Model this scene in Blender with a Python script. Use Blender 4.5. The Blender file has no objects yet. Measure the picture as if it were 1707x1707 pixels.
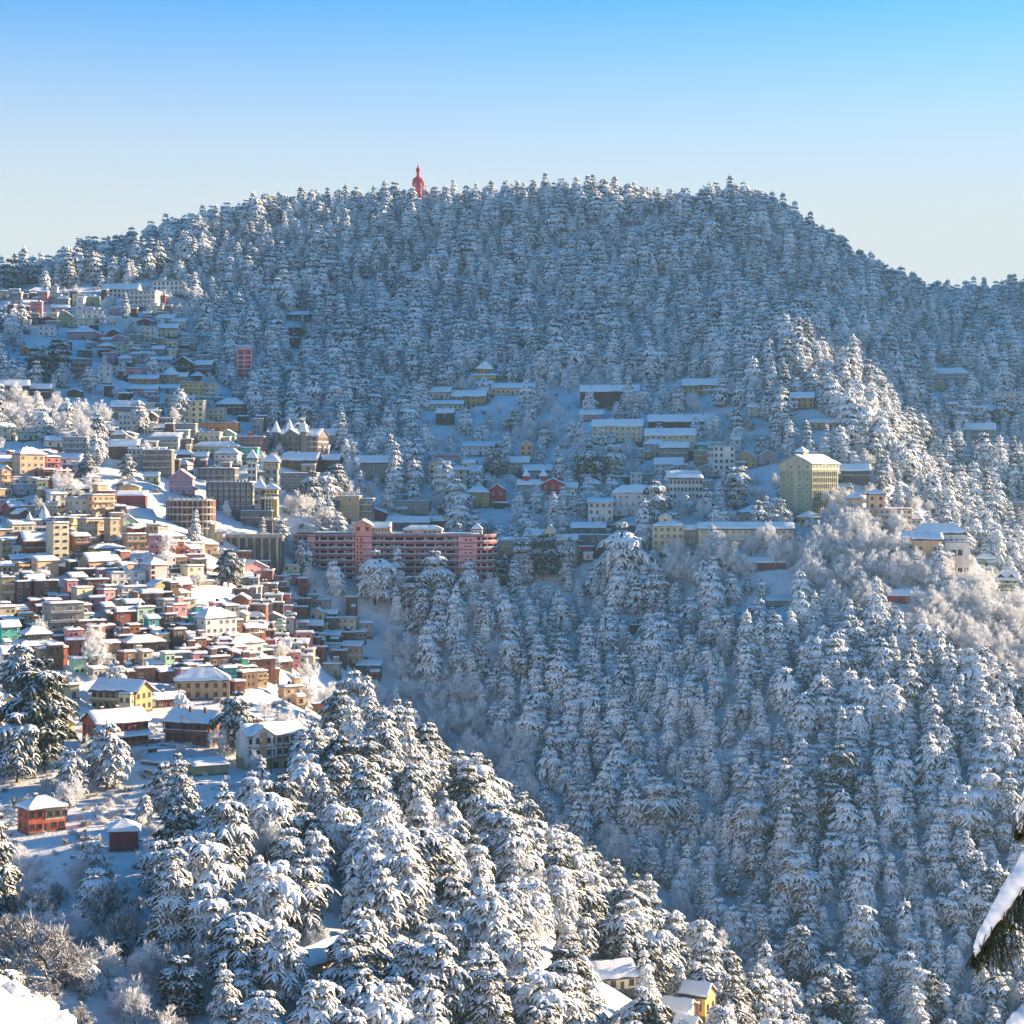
import bpy, bmesh, math, random
import numpy as np
from math import radians, sin, cos, pi
from mathutils import Vector, Matrix, Euler

SC = bpy.context.scene
COL = SC.collection

# ------------------------------------------------------------------ camera
F = 3185.0            # focal length in pixels of a 1707 px wide frame
CX, HOR = 853.5, 800.0
cam_data = bpy.data.cameras.new("camera")
cam = bpy.data.objects.new("camera", cam_data)
COL.objects.link(cam)
cam.location = (0, 0, 0)
cam.rotation_euler = (radians(90), 0, 0)
cam_data.sensor_width = 36.0
cam_data.lens = 36.0 * F / 1707.0
cam_data.shift_y = (HOR - 853.5) / 1707.0
cam_data.clip_start = 0.5
cam_data.clip_end = 6000
SC.camera = cam

# ------------------------------------------------------------------ sky and sun
SUN_AZ, SUN_EL = 66.0, 14.0        # azimuth clockwise from the viewing axis, elevation
world = bpy.data.worlds.new("World")
SC.world = world
world.use_nodes = True
wn = world.node_tree
wn.nodes.clear()
w_out = wn.nodes.new("ShaderNodeOutputWorld")
w_bg = wn.nodes.new("ShaderNodeBackground")
w_sky = wn.nodes.new("ShaderNodeTexSky")
w_sky.sky_type = 'NISHITA'
w_sky.sun_disc = False
w_sky.sun_elevation = radians(SUN_EL)
w_sky.sun_rotation = radians(SUN_AZ)
w_sky.altitude = 2200
w_sky.air_density = 0.7
w_sky.dust_density = 0.6
w_sky.ozone_density = 2.5
w_hsv = wn.nodes.new("ShaderNodeHueSaturation")
w_hsv.inputs['Saturation'].default_value = 1.4
w_hsv.inputs['Hue'].default_value = 0.49
wn.links.new(w_sky.outputs[0], w_hsv.inputs['Color'])
# pale layer of winter haze low over the horizon, all the way round
w_tc = wn.nodes.new("ShaderNodeTexCoord"); w_sep = wn.nodes.new("ShaderNodeSeparateXYZ")
w_map = wn.nodes.new("ShaderNodeMapRange"); w_map.interpolation_type = 'SMOOTHSTEP'
w_map.inputs['From Min'].default_value = 0.285; w_map.inputs['From Max'].default_value = 0.12
w_map.inputs['To Min'].default_value = 0.0; w_map.inputs['To Max'].default_value = 1.0
w_mix = wn.nodes.new("ShaderNodeMix"); w_mix.data_type = 'RGBA'
w_mix.inputs[7].default_value = (2.38, 2.6, 2.62, 1)
wn.links.new(w_tc.outputs['Generated'], w_sep.inputs[0]); wn.links.new(w_sep.outputs[2], w_map.inputs[0])
wn.links.new(w_map.outputs[0], w_mix.inputs[0]); wn.links.new(w_hsv.outputs[0], w_mix.inputs[6])
wn.links.new(w_mix.outputs[2], w_bg.inputs['Color'])
w_bg.inputs['Strength'].default_value = 0.088
wn.links.new(w_bg.outputs[0], w_out.inputs['Surface'])

sun_data = bpy.data.lights.new("sun", 'SUN')
sun_data.energy = 5.0
sun_data.angle = radians(0.6)
sun_data.color = (1.0, 0.74, 0.46)
sun = bpy.data.objects.new("sun", sun_data)
COL.objects.link(sun)
SUN_DIR = Vector((sin(radians(SUN_AZ)) * cos(radians(SUN_EL)),
                  cos(radians(SUN_AZ)) * cos(radians(SUN_EL)), sin(radians(SUN_EL))))
sun.rotation_euler = (-SUN_DIR).to_track_quat('-Z', 'Y').to_euler()
sun.location = (300, 300, 400)

vs = SC.view_settings
vs.view_transform = 'Standard'
vs.look = 'None'
vs.gamma = 1.0
vs.use_curve_mapping = False
vs.exposure = 1.82
HAZE = 0.00007

cy = SC.cycles
cy.max_bounces = 5
cy.diffuse_bounces = 3
cy.glossy_bounces = 2
cy.transmission_bounces = 2
cy.transparent_max_bounces = 4
cy.volume_bounces = 0
cy.use_denoising = True
cy.sample_clamp_indirect = 4.0
cy.caustics_reflective = False
cy.caustics_refractive = False

# ------------------------------------------------------------------ helpers
RNG = np.random.default_rng(7)
random.seed(7)

def mesh_from(name, verts, faces, mats=(), midx=None, smooth=False):
    me = bpy.data.meshes.new(name)
    verts = np.asarray(verts, dtype=np.float32).reshape(-1, 3)
    if isinstance(faces, np.ndarray):
        n, k = faces.shape
        me.vertices.add(len(verts)); me.vertices.foreach_set("co", verts.ravel())
        me.loops.add(n * k); me.loops.foreach_set("vertex_index", faces.astype(np.int32).ravel())
        me.polygons.add(n)
        me.polygons.foreach_set("loop_start", np.arange(0, n * k, k, dtype=np.int32))
        me.update(calc_edges=True)
    else:
        me.from_pydata([tuple(map(float, v)) for v in verts], [], faces)
    for m in mats:
        me.materials.append(m)
    if midx is not None:
        me.polygons.foreach_set("material_index", np.asarray(midx, dtype=np.int32))
    if smooth:
        me.polygons.foreach_set("use_smooth", np.ones(len(me.polygons), dtype=bool))
    me.update()
    return me

def link(name, data, parent=None, loc=None, rot=None, scale=None):
    o = bpy.data.objects.new(name, data)
    COL.objects.link(o)
    if parent is not None:
        o.parent = parent
    if loc is not None: o.location = loc
    if rot is not None: o.rotation_euler = rot
    if scale is not None: o.scale = scale
    return o

def tag(o, label=None, category=None, group=None, kind=None):
    if label: o["label"] = label
    if category: o["category"] = category
    if group: o["group"] = group
    if kind: o["kind"] = kind
    return o

class MB:
    """collects quads / boxes / prisms into one mesh"""
    def __init__(s):
        s.v, s.f, s.m = [], [], []
    def add(s, verts, faces, mi=0):
        b = len(s.v)
        s.v += [tuple(p) for p in verts]
        for f in faces:
            s.f.append([b + i for i in f]); s.m.append(mi)
    def box(s, x0, x1, y0, y1, z0, z1, mi=0):
        v = [(x0,y0,z0),(x1,y0,z0),(x1,y1,z0),(x0,y1,z0),(x0,y0,z1),(x1,y0,z1),(x1,y1,z1),(x0,y1,z1)]
        s.add(v, [(0,3,2,1),(4,5,6,7),(0,1,5,4),(1,2,6,5),(2,3,7,6),(3,0,4,7)], mi)
    def prism(s, pts, z0, z1, mi=0, top=1.0, c=None):
        n = len(pts)
        if c is None:
            c = (sum(p[0] for p in pts) / n, sum(p[1] for p in pts) / n)
        v = [(p[0], p[1], z0) for p in pts] + [(c[0] + (p[0]-c[0])*top, c[1] + (p[1]-c[1])*top, z1) for p in pts]
        fs = [tuple(range(n-1, -1, -1)), tuple(range(n, 2*n))]
        fs += [(i, (i+1) % n, n + (i+1) % n, n + i) for i in range(n)]
        s.add(v, fs, mi)
    def cyl(s, x, y, r, z0, z1, n=8, mi=0, top=1.0):
        s.prism([(x + r*cos(2*pi*i/n), y + r*sin(2*pi*i/n)) for i in range(n)], z0, z1, mi, top, (x, y))
    def bar(s, p, q, r, mi=0, n=4):
        p, q = Vector(p), Vector(q)
        d = (q - p).normalized()
        a = d.orthogonal().normalized(); b = d.cross(a)
        ring = [a*cos(2*pi*i/n)*r + b*sin(2*pi*i/n)*r for i in range(n)]
        v = [p + k for k in ring] + [q + k for k in ring]
        fs = [tuple(range(n-1, -1, -1)), tuple(range(n, 2*n))] + [(i, (i+1) % n, n+(i+1) % n, n+i) for i in range(n)]
        s.add(v, fs, mi)
    def lathe(s, prof, n=10, mi=0, x=0, y=0):
        b = len(s.v)
        for r, z in prof:
            for i in range(n):
                s.v.append((x + r*cos(2*pi*i/n), y + r*sin(2*pi*i/n), z))
        for j in range(len(prof)-1):
            for i in range(n):
                s.f.append([b + j*n + i, b + j*n + (i+1) % n, b + (j+1)*n + (i+1) % n, b + (j+1)*n + i]); s.m.append(mi)
    def mesh(s, name, mats, smooth=False):
        return mesh_from(name, s.v, s.f, mats, s.m, smooth)

# ------------------------------------------------------------------ materials
MATS = {}
def new_mat(name):
    m = bpy.data.materials.new(name)
    m.use_nodes = True
    nt = m.node_tree
    b = nt.nodes["Principled BSDF"]
    b.inputs['Specular IOR Level'].default_value = 0.25
    return m, nt, b

def nd(nt, typ, **kw):
    n = nt.nodes.new(typ)
    for k, v in kw.items():
        setattr(n, k, v)
    return n

def ramp(nt, a, b, ca=(0,0,0,1), cb=(1,1,1,1)):
    r = nt.nodes.new("ShaderNodeValToRGB")
    r.color_ramp.elements[0].position = a; r.color_ramp.elements[0].color = ca
    r.color_ramp.elements[1].position = b; r.color_ramp.elements[1].color = cb
    return r

SNOW = (0.86, 0.88, 0.91)

def m_snow():
    if 'snow' in MATS: return MATS['snow']
    m, nt, b = new_mat("snow")
    tc = nd(nt, "ShaderNodeTexCoord")
    no = nd(nt, "ShaderNodeTexNoise"); no.inputs['Scale'].default_value = 0.6; no.inputs['Detail'].default_value = 5
    nt.links.new(tc.outputs['Object'], no.inputs['Vector'])
    r = ramp(nt, 0.3, 0.7, (0.80, 0.82, 0.85, 1), (0.89, 0.905, 0.92, 1))
    nt.links.new(no.outputs[0], r.inputs[0])
    nt.links.new(r.outputs[0], b.inputs['Base Color'])
    b.inputs['Roughness'].default_value = 0.75
    bp = nd(nt, "ShaderNodeBump"); bp.inputs['Strength'].default_value = 0.35; bp.inputs['Distance'].default_value = 0.3
    n2 = nd(nt, "ShaderNodeTexNoise"); n2.inputs['Scale'].default_value = 2.2; n2.inputs['Detail'].default_value = 4
    nt.links.new(tc.outputs['Object'], n2.inputs['Vector'])
    nt.links.new(n2.outputs[0], bp.inputs['Height'])
    nt.links.new(bp.outputs[0], b.inputs['Normal'])
    MATS['snow'] = m
    return m

def m_ground():
    """deep snow over a wooded hillside: dead grass and soil show where the slope is steepest"""
    m, nt, b = new_mat("snow_ground")
    tc = nd(nt, "ShaderNodeTexCoord")
    big = nd(nt, "ShaderNodeTexNoise"); big.inputs['Scale'].default_value = 0.09; big.inputs['Detail'].default_value = 6; big.inputs['Roughness'].default_value = 0.65
    fine = nd(nt, "ShaderNodeTexNoise"); fine.inputs['Scale'].default_value = 0.9; fine.inputs['Detail'].default_value = 6; fine.inputs['Roughness'].default_value = 0.7
    nt.links.new(tc.outputs['Object'], big.inputs['Vector']); nt.links.new(tc.outputs['Object'], fine.inputs['Vector'])
    mul = nd(nt, "ShaderNodeMath", operation='MULTIPLY'); nt.links.new(big.outputs[0], mul.inputs[0]); nt.links.new(fine.outputs[0], mul.inputs[1])
    r = ramp(nt, 0.325, 0.40); nt.links.new(mul.outputs[0], r.inputs[0])
    mix = nd(nt, "ShaderNodeMix", data_type='RGBA')
    mix.inputs[6].default_value = (0.85, 0.87, 0.90, 1); mix.inputs[7].default_value = (0.16, 0.13, 0.085, 1)
    k = nd(nt, "ShaderNodeMath", operation='MULTIPLY'); k.inputs[1].default_value = 0.8
    nt.links.new(r.outputs[0], k.inputs[0]); nt.links.new(k.outputs[0], mix.inputs[0])
    nt.links.new(mix.outputs[2], b.inputs['Base Color'])
    b.inputs['Roughness'].default_value = 0.8
    bp = nd(nt, "ShaderNodeBump"); bp.inputs['Strength'].default_value = 0.8; bp.inputs['Distance'].default_value = 1.2
    nt.links.new(fine.outputs[0], bp.inputs['Height']); nt.links.new(bp.outputs[0], b.inputs['Normal'])
    return m

def m_plain(name, col, rough=0.7, var=0.25, scale=0.7, streak=True, metal=0.0):
    """weathered surface: base colour with blotches and vertical run-off streaks"""
    key = ('p', name)
    if key in MATS: return MATS[key]
    m, nt, b = new_mat(name)
    tc = nd(nt, "ShaderNodeTexCoord")
    mp = nd(nt, "ShaderNodeMapping"); mp.inputs['Scale'].default_value = (1, 1, 0.25 if streak else 1)
    nt.links.new(tc.outputs['Object'], mp.inputs['Vector'])
    no = nd(nt, "ShaderNodeTexNoise"); no.inputs['Scale'].default_value = scale; no.inputs['Detail'].default_value = 6; no.inputs['Roughness'].default_value = 0.65
    nt.links.new(mp.outputs[0], no.inputs['Vector'])
    lo = tuple(c * (1 - 1.5 * var) for c in col) + (1,)
    hi = tuple(min(1, c * (1 + 0.5 * var)) for c in col) + (1,)
    r = ramp(nt, 0.32, 0.66, lo, hi)
    nt.links.new(no.outputs[0], r.inputs[0]); nt.links.new(r.outputs[0], b.inputs['Base Color'])
    b.inputs['Roughness'].default_value = rough
    b.inputs['Metallic'].default_value = metal
    MATS[key] = m
    return m

def m_glass():
    if 'glass' in MATS: return MATS['glass']
    m, nt, b = new_mat("window_glass")
    oi = nd(nt, "ShaderNodeObjectInfo")
    r = ramp(nt, 0.0, 1.0, (0.012, 0.016, 0.022, 1), (0.07, 0.085, 0.10, 1))
    nt.links.new(oi.outputs['Random'], r.inputs[0]); nt.links.new(r.outputs[0], b.inputs['Base Color'])
    b.inputs['Roughness'].default_value = 0.12
    b.inputs['Specular IOR Level'].default_value = 0.5
    MATS['glass'] = m
    return m

def m_foliage(name, green, snow_bias, nscale=1.2):
    """needles with snow lying on the faces that look upwards"""
    m, nt, b = new_mat(name)
    ge = nd(nt, "ShaderNodeNewGeometry"); tc = nd(nt, "ShaderNodeTexCoord"); oi = nd(nt, "ShaderNodeObjectInfo")
    sx = nd(nt, "ShaderNodeSeparateXYZ"); nt.links.new(ge.outputs['Normal'], sx.inputs[0])
    no = nd(nt, "ShaderNodeTexNoise"); no.inputs['Scale'].default_value = nscale; no.inputs['Detail'].default_value = 4; no.inputs['Roughness'].default_value = 0.7
    nt.links.new(tc.outputs['Object'], no.inputs['Vector'])
    a = nd(nt, "ShaderNodeMath", operation='MULTIPLY_ADD'); a.inputs[1].default_value = 1.9; a.inputs[2].default_value = snow_bias - 0.95
    nt.links.new(no.outputs[0], a.inputs[0])
    s = nd(nt, "ShaderNodeMath", operation='ADD'); nt.links.new(a.outputs[0], s.inputs[0]); nt.links.new(sx.outputs[2], s.inputs[1])
    rr = nd(nt, "ShaderNodeMath", operation='MULTIPLY_ADD'); rr.inputs[1].default_value = 0.75; rr.inputs[2].default_value = -0.40
    nt.links.new(oi.outputs['Random'], rr.inputs[0])
    s2 = nd(nt, "ShaderNodeMath", operation='ADD'); nt.links.new(s.outputs[0], s2.inputs[0]); nt.links.new(rr.outputs[0], s2.inputs[1])
    r = ramp(nt, 0.20, 0.42); nt.links.new(s2.outputs[0], r.inputs[0])
    gr = ramp(nt, 0.35, 0.7, tuple(g * 0.55 for g in green) + (1,), tuple(g * 1.35 for g in green) + (1,))
    nt.links.new(no.outputs[0], gr.inputs[0])
    mix = nd(nt, "ShaderNodeMix", data_type='RGBA')
    nt.links.new(r.outputs[0], mix.inputs[0]); nt.links.new(gr.outputs[0], mix.inputs[6]); mix.inputs[7].default_value = SNOW + (1,)
    nt.links.new(mix.outputs[2], b.inputs['Base Color'])
    b.inputs['Roughness'].default_value = 0.8
    b.inputs['Specular IOR Level'].default_value = 0.15
    return m

def m_frost(name, bark, bias):
    m, nt, b = new_mat(name)
    ge = nd(nt, "ShaderNodeNewGeometry"); tc = nd(nt, "ShaderNodeTexCoord")
    sx = nd(nt, "ShaderNodeSeparateXYZ"); nt.links.new(ge.outputs['Normal'], sx.inputs[0])
    no = nd(nt, "ShaderNodeTexNoise"); no.inputs['Scale'].default_value = 1.3; no.inputs['Detail'].default_value = 3
    nt.links.new(tc.outputs['Object'], no.inputs['Vector'])
    a = nd(nt, "ShaderNodeMath", operation='MULTIPLY_ADD'); a.inputs[1].default_value = 1.2; a.inputs[2].default_value = bias - 0.6
    nt.links.new(no.outputs[0], a.inputs[0])
    s = nd(nt, "ShaderNodeMath", operation='ADD'); nt.links.new(a.outputs[0], s.inputs[0]); nt.links.new(sx.outputs[2], s.inputs[1])
    r = ramp(nt, 0.0, 0.35, tuple(bark) + (1,), SNOW + (1,)); nt.links.new(s.outputs[0], r.inputs[0])
    nt.links.new(r.outputs[0], b.inputs['Base Color'])
    b.inputs['Roughness'].default_value = 0.85
    b.inputs['Specular IOR Level'].default_value = 0.1
    return m

# ------------------------------------------------------------------ terrain
def W(u, v, y):
    return ((u - CX) * y / F, y, (HOR - v) * y / F)

CTRL = [
 # skyline of the big hill (ground under the trees)
 (-300,560,1130),(-100,530,1170),(50,490,1210),(150,455,1260),(250,425,1300),(350,395,1330),(440,372,1350),(500,352,1370),
 (600,357,1390),(700,352,1400),(800,352,1400),(880,340,1400),(960,342,1390),(1050,357,1380),(1130,360,1370),(1190,355,1360),
 (1250,350,1350),(1310,378,1360),(1380,425,1385),(1460,470,1410),(1550,505,1430),(1620,505,1440),(1707,500,1450),(1830,480,1450),
 # upper face
 (300,470,1270),(300,540,1180),(300,610,1110),(150,520,1180),(150,590,1090),(450,460,1290),(450,560,1200),(450,660,1090),
 (600,450,1320),(600,560,1220),(600,650,1120),(600,730,1040),(750,450,1325),(750,560,1220),(750,660,1110),(900,450,1320),(900,560,1210),(900,650,1115),
 (1050,450,1310),(1050,560,1200),(1050,650,1105),(1180,470,1280),(1180,570,1180),(1180,650,1095),
 # nose on the right of the face
 (1290,520,1190),(1290,620,1090),(1370,600,1100),(1440,680,1040),(1330,700,1020),(1460,770,985),(1400,800,955),(1330,850,925),
 # town on the left, in the shade
 (0,500,1180),(0,580,1080),(0,650,1000),(100,600,1070),(100,660,1000),(100,720,930),(220,650,1040),(220,720,960),(220,790,890),(350,640,1080),(350,720,1000),(350,800,930),
 (450,760,970),(450,840,900),(450,900,870),(560,790,970),(560,870,915),(300,860,850),(380,880,870),
 # terrace of the pink building and the middle hotels
 (480,985,850),(560,990,850),(700,985,850),(820,980,850),(700,880,930),(820,860,945),(820,760,1025),(950,840,955),(950,760,1020),(1080,740,1020),(1080,840,950),(1180,840,945),
 (1180,760,1005),(1000,930,890),(1120,925,880),(1250,925,865),(1340,885,900),(1240,870,915),(900,950,885),
 # lit spur on the left
 (0,740,915),(0,830,840),(0,930,770),(0,1040,695),(0,1150,620),(0,1250,550),(100,830,840),(100,930,775),(100,1040,700),(100,1150,625),(100,1250,553),(100,1330,500),
 (200,880,815),(200,980,745),(200,1080,680),(200,1170,620),(200,1250,550),(300,930,785),(300,1020,730),(300,1110,670),(300,1190,610),(300,1280,540),
 (380,960,790),(400,1050,735),(400,1130,670),(400,1220,590),(460,1280,535),(500,1200,610),(300,1350,490),(180,1390,455),(430,1370,485),(560,1260,565),
 # crest of the near wood (ground under it)
 (640,1350,540),(760,1445,510),(900,1560,480),(1000,1645,460),(1100,1725,442),(1200,1810,425),(1400,1960,400),(1600,2100,370),
 (520,1420,470),(650,1520,440),(800,1640,410),(950,1760,385),(1150,1900,360),
 (250,1450,430),(380,1540,398),(520,1620,380),(650,1720,362),(800,1840,345),
 (0,1390,460),(60,1440,438),(130,1520,408),(0,1520,400),(210,1620,378),(320,1690,362),(60,1660,350),(200,1800,330),(450,1800,328),(0,1850,300),
 # ravine behind the spur
 (560,1060,835),(520,1120,770),(620,1130,815),(640,1220,770),(740,1320,735),(880,1420,700),(1060,1540,660),(1260,1670,620),(1450,1800,590),
 (700,1060,850),(760,1180,810),(700,1160,815),
 # wooded slope in the middle and right
 (850,1060,865),(1000,1020,865),(1000,1130,820),(900,1200,795),(1150,1010,855),(1150,1120,800),(1080,1250,765),(1250,1000,845),(1300,1090,800),(1250,1220,755),(1180,1380,725),
 (1400,1010,835),(1450,1130,785),(1400,1260,735),(1350,1400,700),(1300,1530,670),(1600,1200,765),(1560,1330,715),(1500,1480,675),(1430,1620,640),(1707,1280,735),(1707,1430,685),(1650,1570,650),(1600,1700,620),(1707,1750,605),
 (1850,1350,720),(1850,1550,660),
 # sunlit shoulder on the right
 (1420,900,880),(1500,910,875),(1450,960,852),(1560,945,862),(1570,1010,838),(1640,1010,845),(1660,1060,828),(1720,1100,822),(1860,1190,800),(2050,1290,790),
 # valley side behind the shoulder
 (1660,1000,900),(1640,930,960),(1600,860,1030),(1560,800,1075),(1680,800,1085),(1680,700,1170),(1540,700,1140),(1580,620,1230),(1700,600,1280),(1470,560,1270),(1480,640,1170),(1850,900,1050),(1850,700,1200),
 (1560,560,1320),
]
_pts = [W(*c) for c in CTRL]
_pts += [  # ground out of the picture and behind the skyline; unseen right-hand ridge raised to shade hill and town
 (-620,1500,60),(-300,1600,90),(0,1650,170),(250,1650,170),(480,1650,230),(790,1650,430),(-560,1050,150),(-520,800,60),(-480,600,-20),(-420,420,-70),(-330,250,-110),
 (0,180,-120),(-120,170,-112),(150,180,-130),(320,250,-140),(420,420,-130),(380,620,-110),(520,760,-70),(620,900,-20),(620,1150,70),(640,1305,215),(780,1320,225),(590,1265,180),(520,1440,285),(640,1470,420),(720,1480,450),(800,1500,465),(660,1620,420),
]
_P = np.array(_pts, float)
_P[len(CTRL):, 2] -= _P[len(CTRL):, 1] * 200.0 / F
_S = 400.0
def _U(r2):
    return 0.5 * r2 * np.log(np.maximum(r2, 1e-12))
_n = len(_P)
_xy = _P[:, :2] / _S
_K = _U(((_xy[:, None, :] - _xy[None, :, :]) ** 2).sum(-1)) + 2e-3 * np.eye(_n)
_A = np.zeros((_n + 3, _n + 3))
_A[:_n, :_n] = _K
_A[:_n, _n] = 1; _A[:_n, _n+1:] = _xy
_A[_n:, :_n] = _A[:_n, _n:].T
_w = np.linalg.solve(_A, np.concatenate([_P[:, 2], np.zeros(3)]))

def vnoise(x, y, seed=0):
    xi = np.floor(x).astype(np.int64); yi = np.floor(y).astype(np.int64)
    fx = x - xi; fy = y - yi
    fx = fx*fx*(3-2*fx); fy = fy*fy*(3-2*fy)
    def h(a, b):
        n = (a * 374761393 + b * 668265263 + seed * 1442695040) & 0x7fffffff
        n = ((n ^ (n >> 13)) * 1274126177) & 0x7fffffff
        return ((n ^ (n >> 16)) & 0xffff) / 65535.0
    return (h(xi, yi)*(1-fx) + h(xi+1, yi)*fx)*(1-fy) + (h(xi, yi+1)*(1-fx) + h(xi+1, yi+1)*fx)*fy - 0.5

GX0, GX1, GY0, GY1, GS = -640.0, 800.0, 150.0, 1700.0, 5.0
gx = np.arange(GX0, GX1 + 1, GS); gy = np.arange(GY0, GY1 + 1, GS)
GXX, GYY = np.meshgrid(gx, gy)
_q = np.stack([GXX.ravel(), GYY.ravel()], 1) / _S
GZ = np.empty(len(_q))
for i in range(0, len(_q), 20000):
    r2 = ((_q[i:i+20000, None, :] - _xy[None]) ** 2).sum(-1)
    GZ[i:i+20000] = _U(r2) @ _w[:_n] + _w[_n] + _q[i:i+20000] @ _w[_n+1:]
GZ = GZ.reshape(GXX.shape)
GZ += 4.0*vnoise(GXX/55, GYY/55, 1) + 2.0*vnoise(GXX/22, GYY/22, 2) + 0.9*vnoise(GXX/9, GYY/9, 3)

def hgt(x, y):
    x = np.asarray(x, float); y = np.asarray(y, float)
    fx = np.clip((x - GX0) / GS, 0, len(gx) - 1.001); fy = np.clip((y - GY0) / GS, 0, len(gy) - 1.001)
    i = fx.astype(int); j = fy.astype(int); a = fx - i; b = fy - j
    return (GZ[j, i]*(1-a) + GZ[j, i+1]*a)*(1-b) + (GZ[j+1, i]*(1-a) + GZ[j+1, i+1]*a)*b

_ys = np.arange(170, 1650, 1.5)
def cast(u, v):
    """first point of the ground that the line of sight through (u, v) meets"""
    x = (u - CX) / F * _ys; z = (HOR - v) / F * _ys
    g = hgt(x, _ys)
    k = np.nonzero(z <= g)[0]
    if len(k) == 0:
        k = [int(np.argmin(z - g))]
    k = k[0]
    return Vector((x[k], _ys[k], g[k]))

def px(p):
    return CX + F * p[0] / p[1], HOR - F * p[2] / p[1]

# ------------------------------------------------------------------ tree meshes
M_DEODAR = m_foliage("deodar_needles", (0.036, 0.044, 0.022), -0.06, 2.6)
M_DEODAR_FAR = m_foliage("deodar_needles_frosted", (0.034, 0.048, 0.042), 0.30, 1.5)
M_BARK = m_foliage("bark", (0.075, 0.055, 0.042), -0.45, 1.0)
M_FROST = m_frost("frosted_twigs", (0.26, 0.23, 0.21), 1.05)
M_TWIG = m_frost("snowy_twigs", (0.085, 0.068, 0.062), 0.08)

def tubes(paths, radii, n=4, flat=1.0):
    """many short tubes at once; paths (k, s, 3), radii (k, s); cross section n-gon, flattened"""
    k, s, _ = paths.shape
    d = np.gradient(paths, axis=1)
    d /= np.linalg.norm(d, axis=2, keepdims=True) + 1e-9
    up = np.array([0, 0, 1.0])
    side = np.cross(d, up)
    ln = np.linalg.norm(side, axis=2, keepdims=True)
    side = np.where(ln < 0.05, np.array([1.0, 0, 0]), side / np.maximum(ln, 1e-6))
    nor = np.cross(side, d)
    ang = np.arange(n) * 2 * pi / n + (pi / 2 if n == 5 else 0)
    ring = (side[:, :, None, :] * np.cos(ang)[None, None, :, None] + nor[:, :, None, :] * (np.sin(ang) * flat)[None, None, :, None]) * radii[:, :, None, None]
    v = (paths[:, :, None, :] + ring).reshape(-1, 3)
    a = np.arange(k)[:, None, None] * s * n; j = np.arange(s - 1)[None, :, None] * n; i = np.arange(n)[None, None, :]
    i2 = (i + 1) % n
    f = np.stack([a + j + i, a + j + i2, a + j + n + i2, a + j + n + i], -1).reshape(-1, 4)
    return v, f

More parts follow.
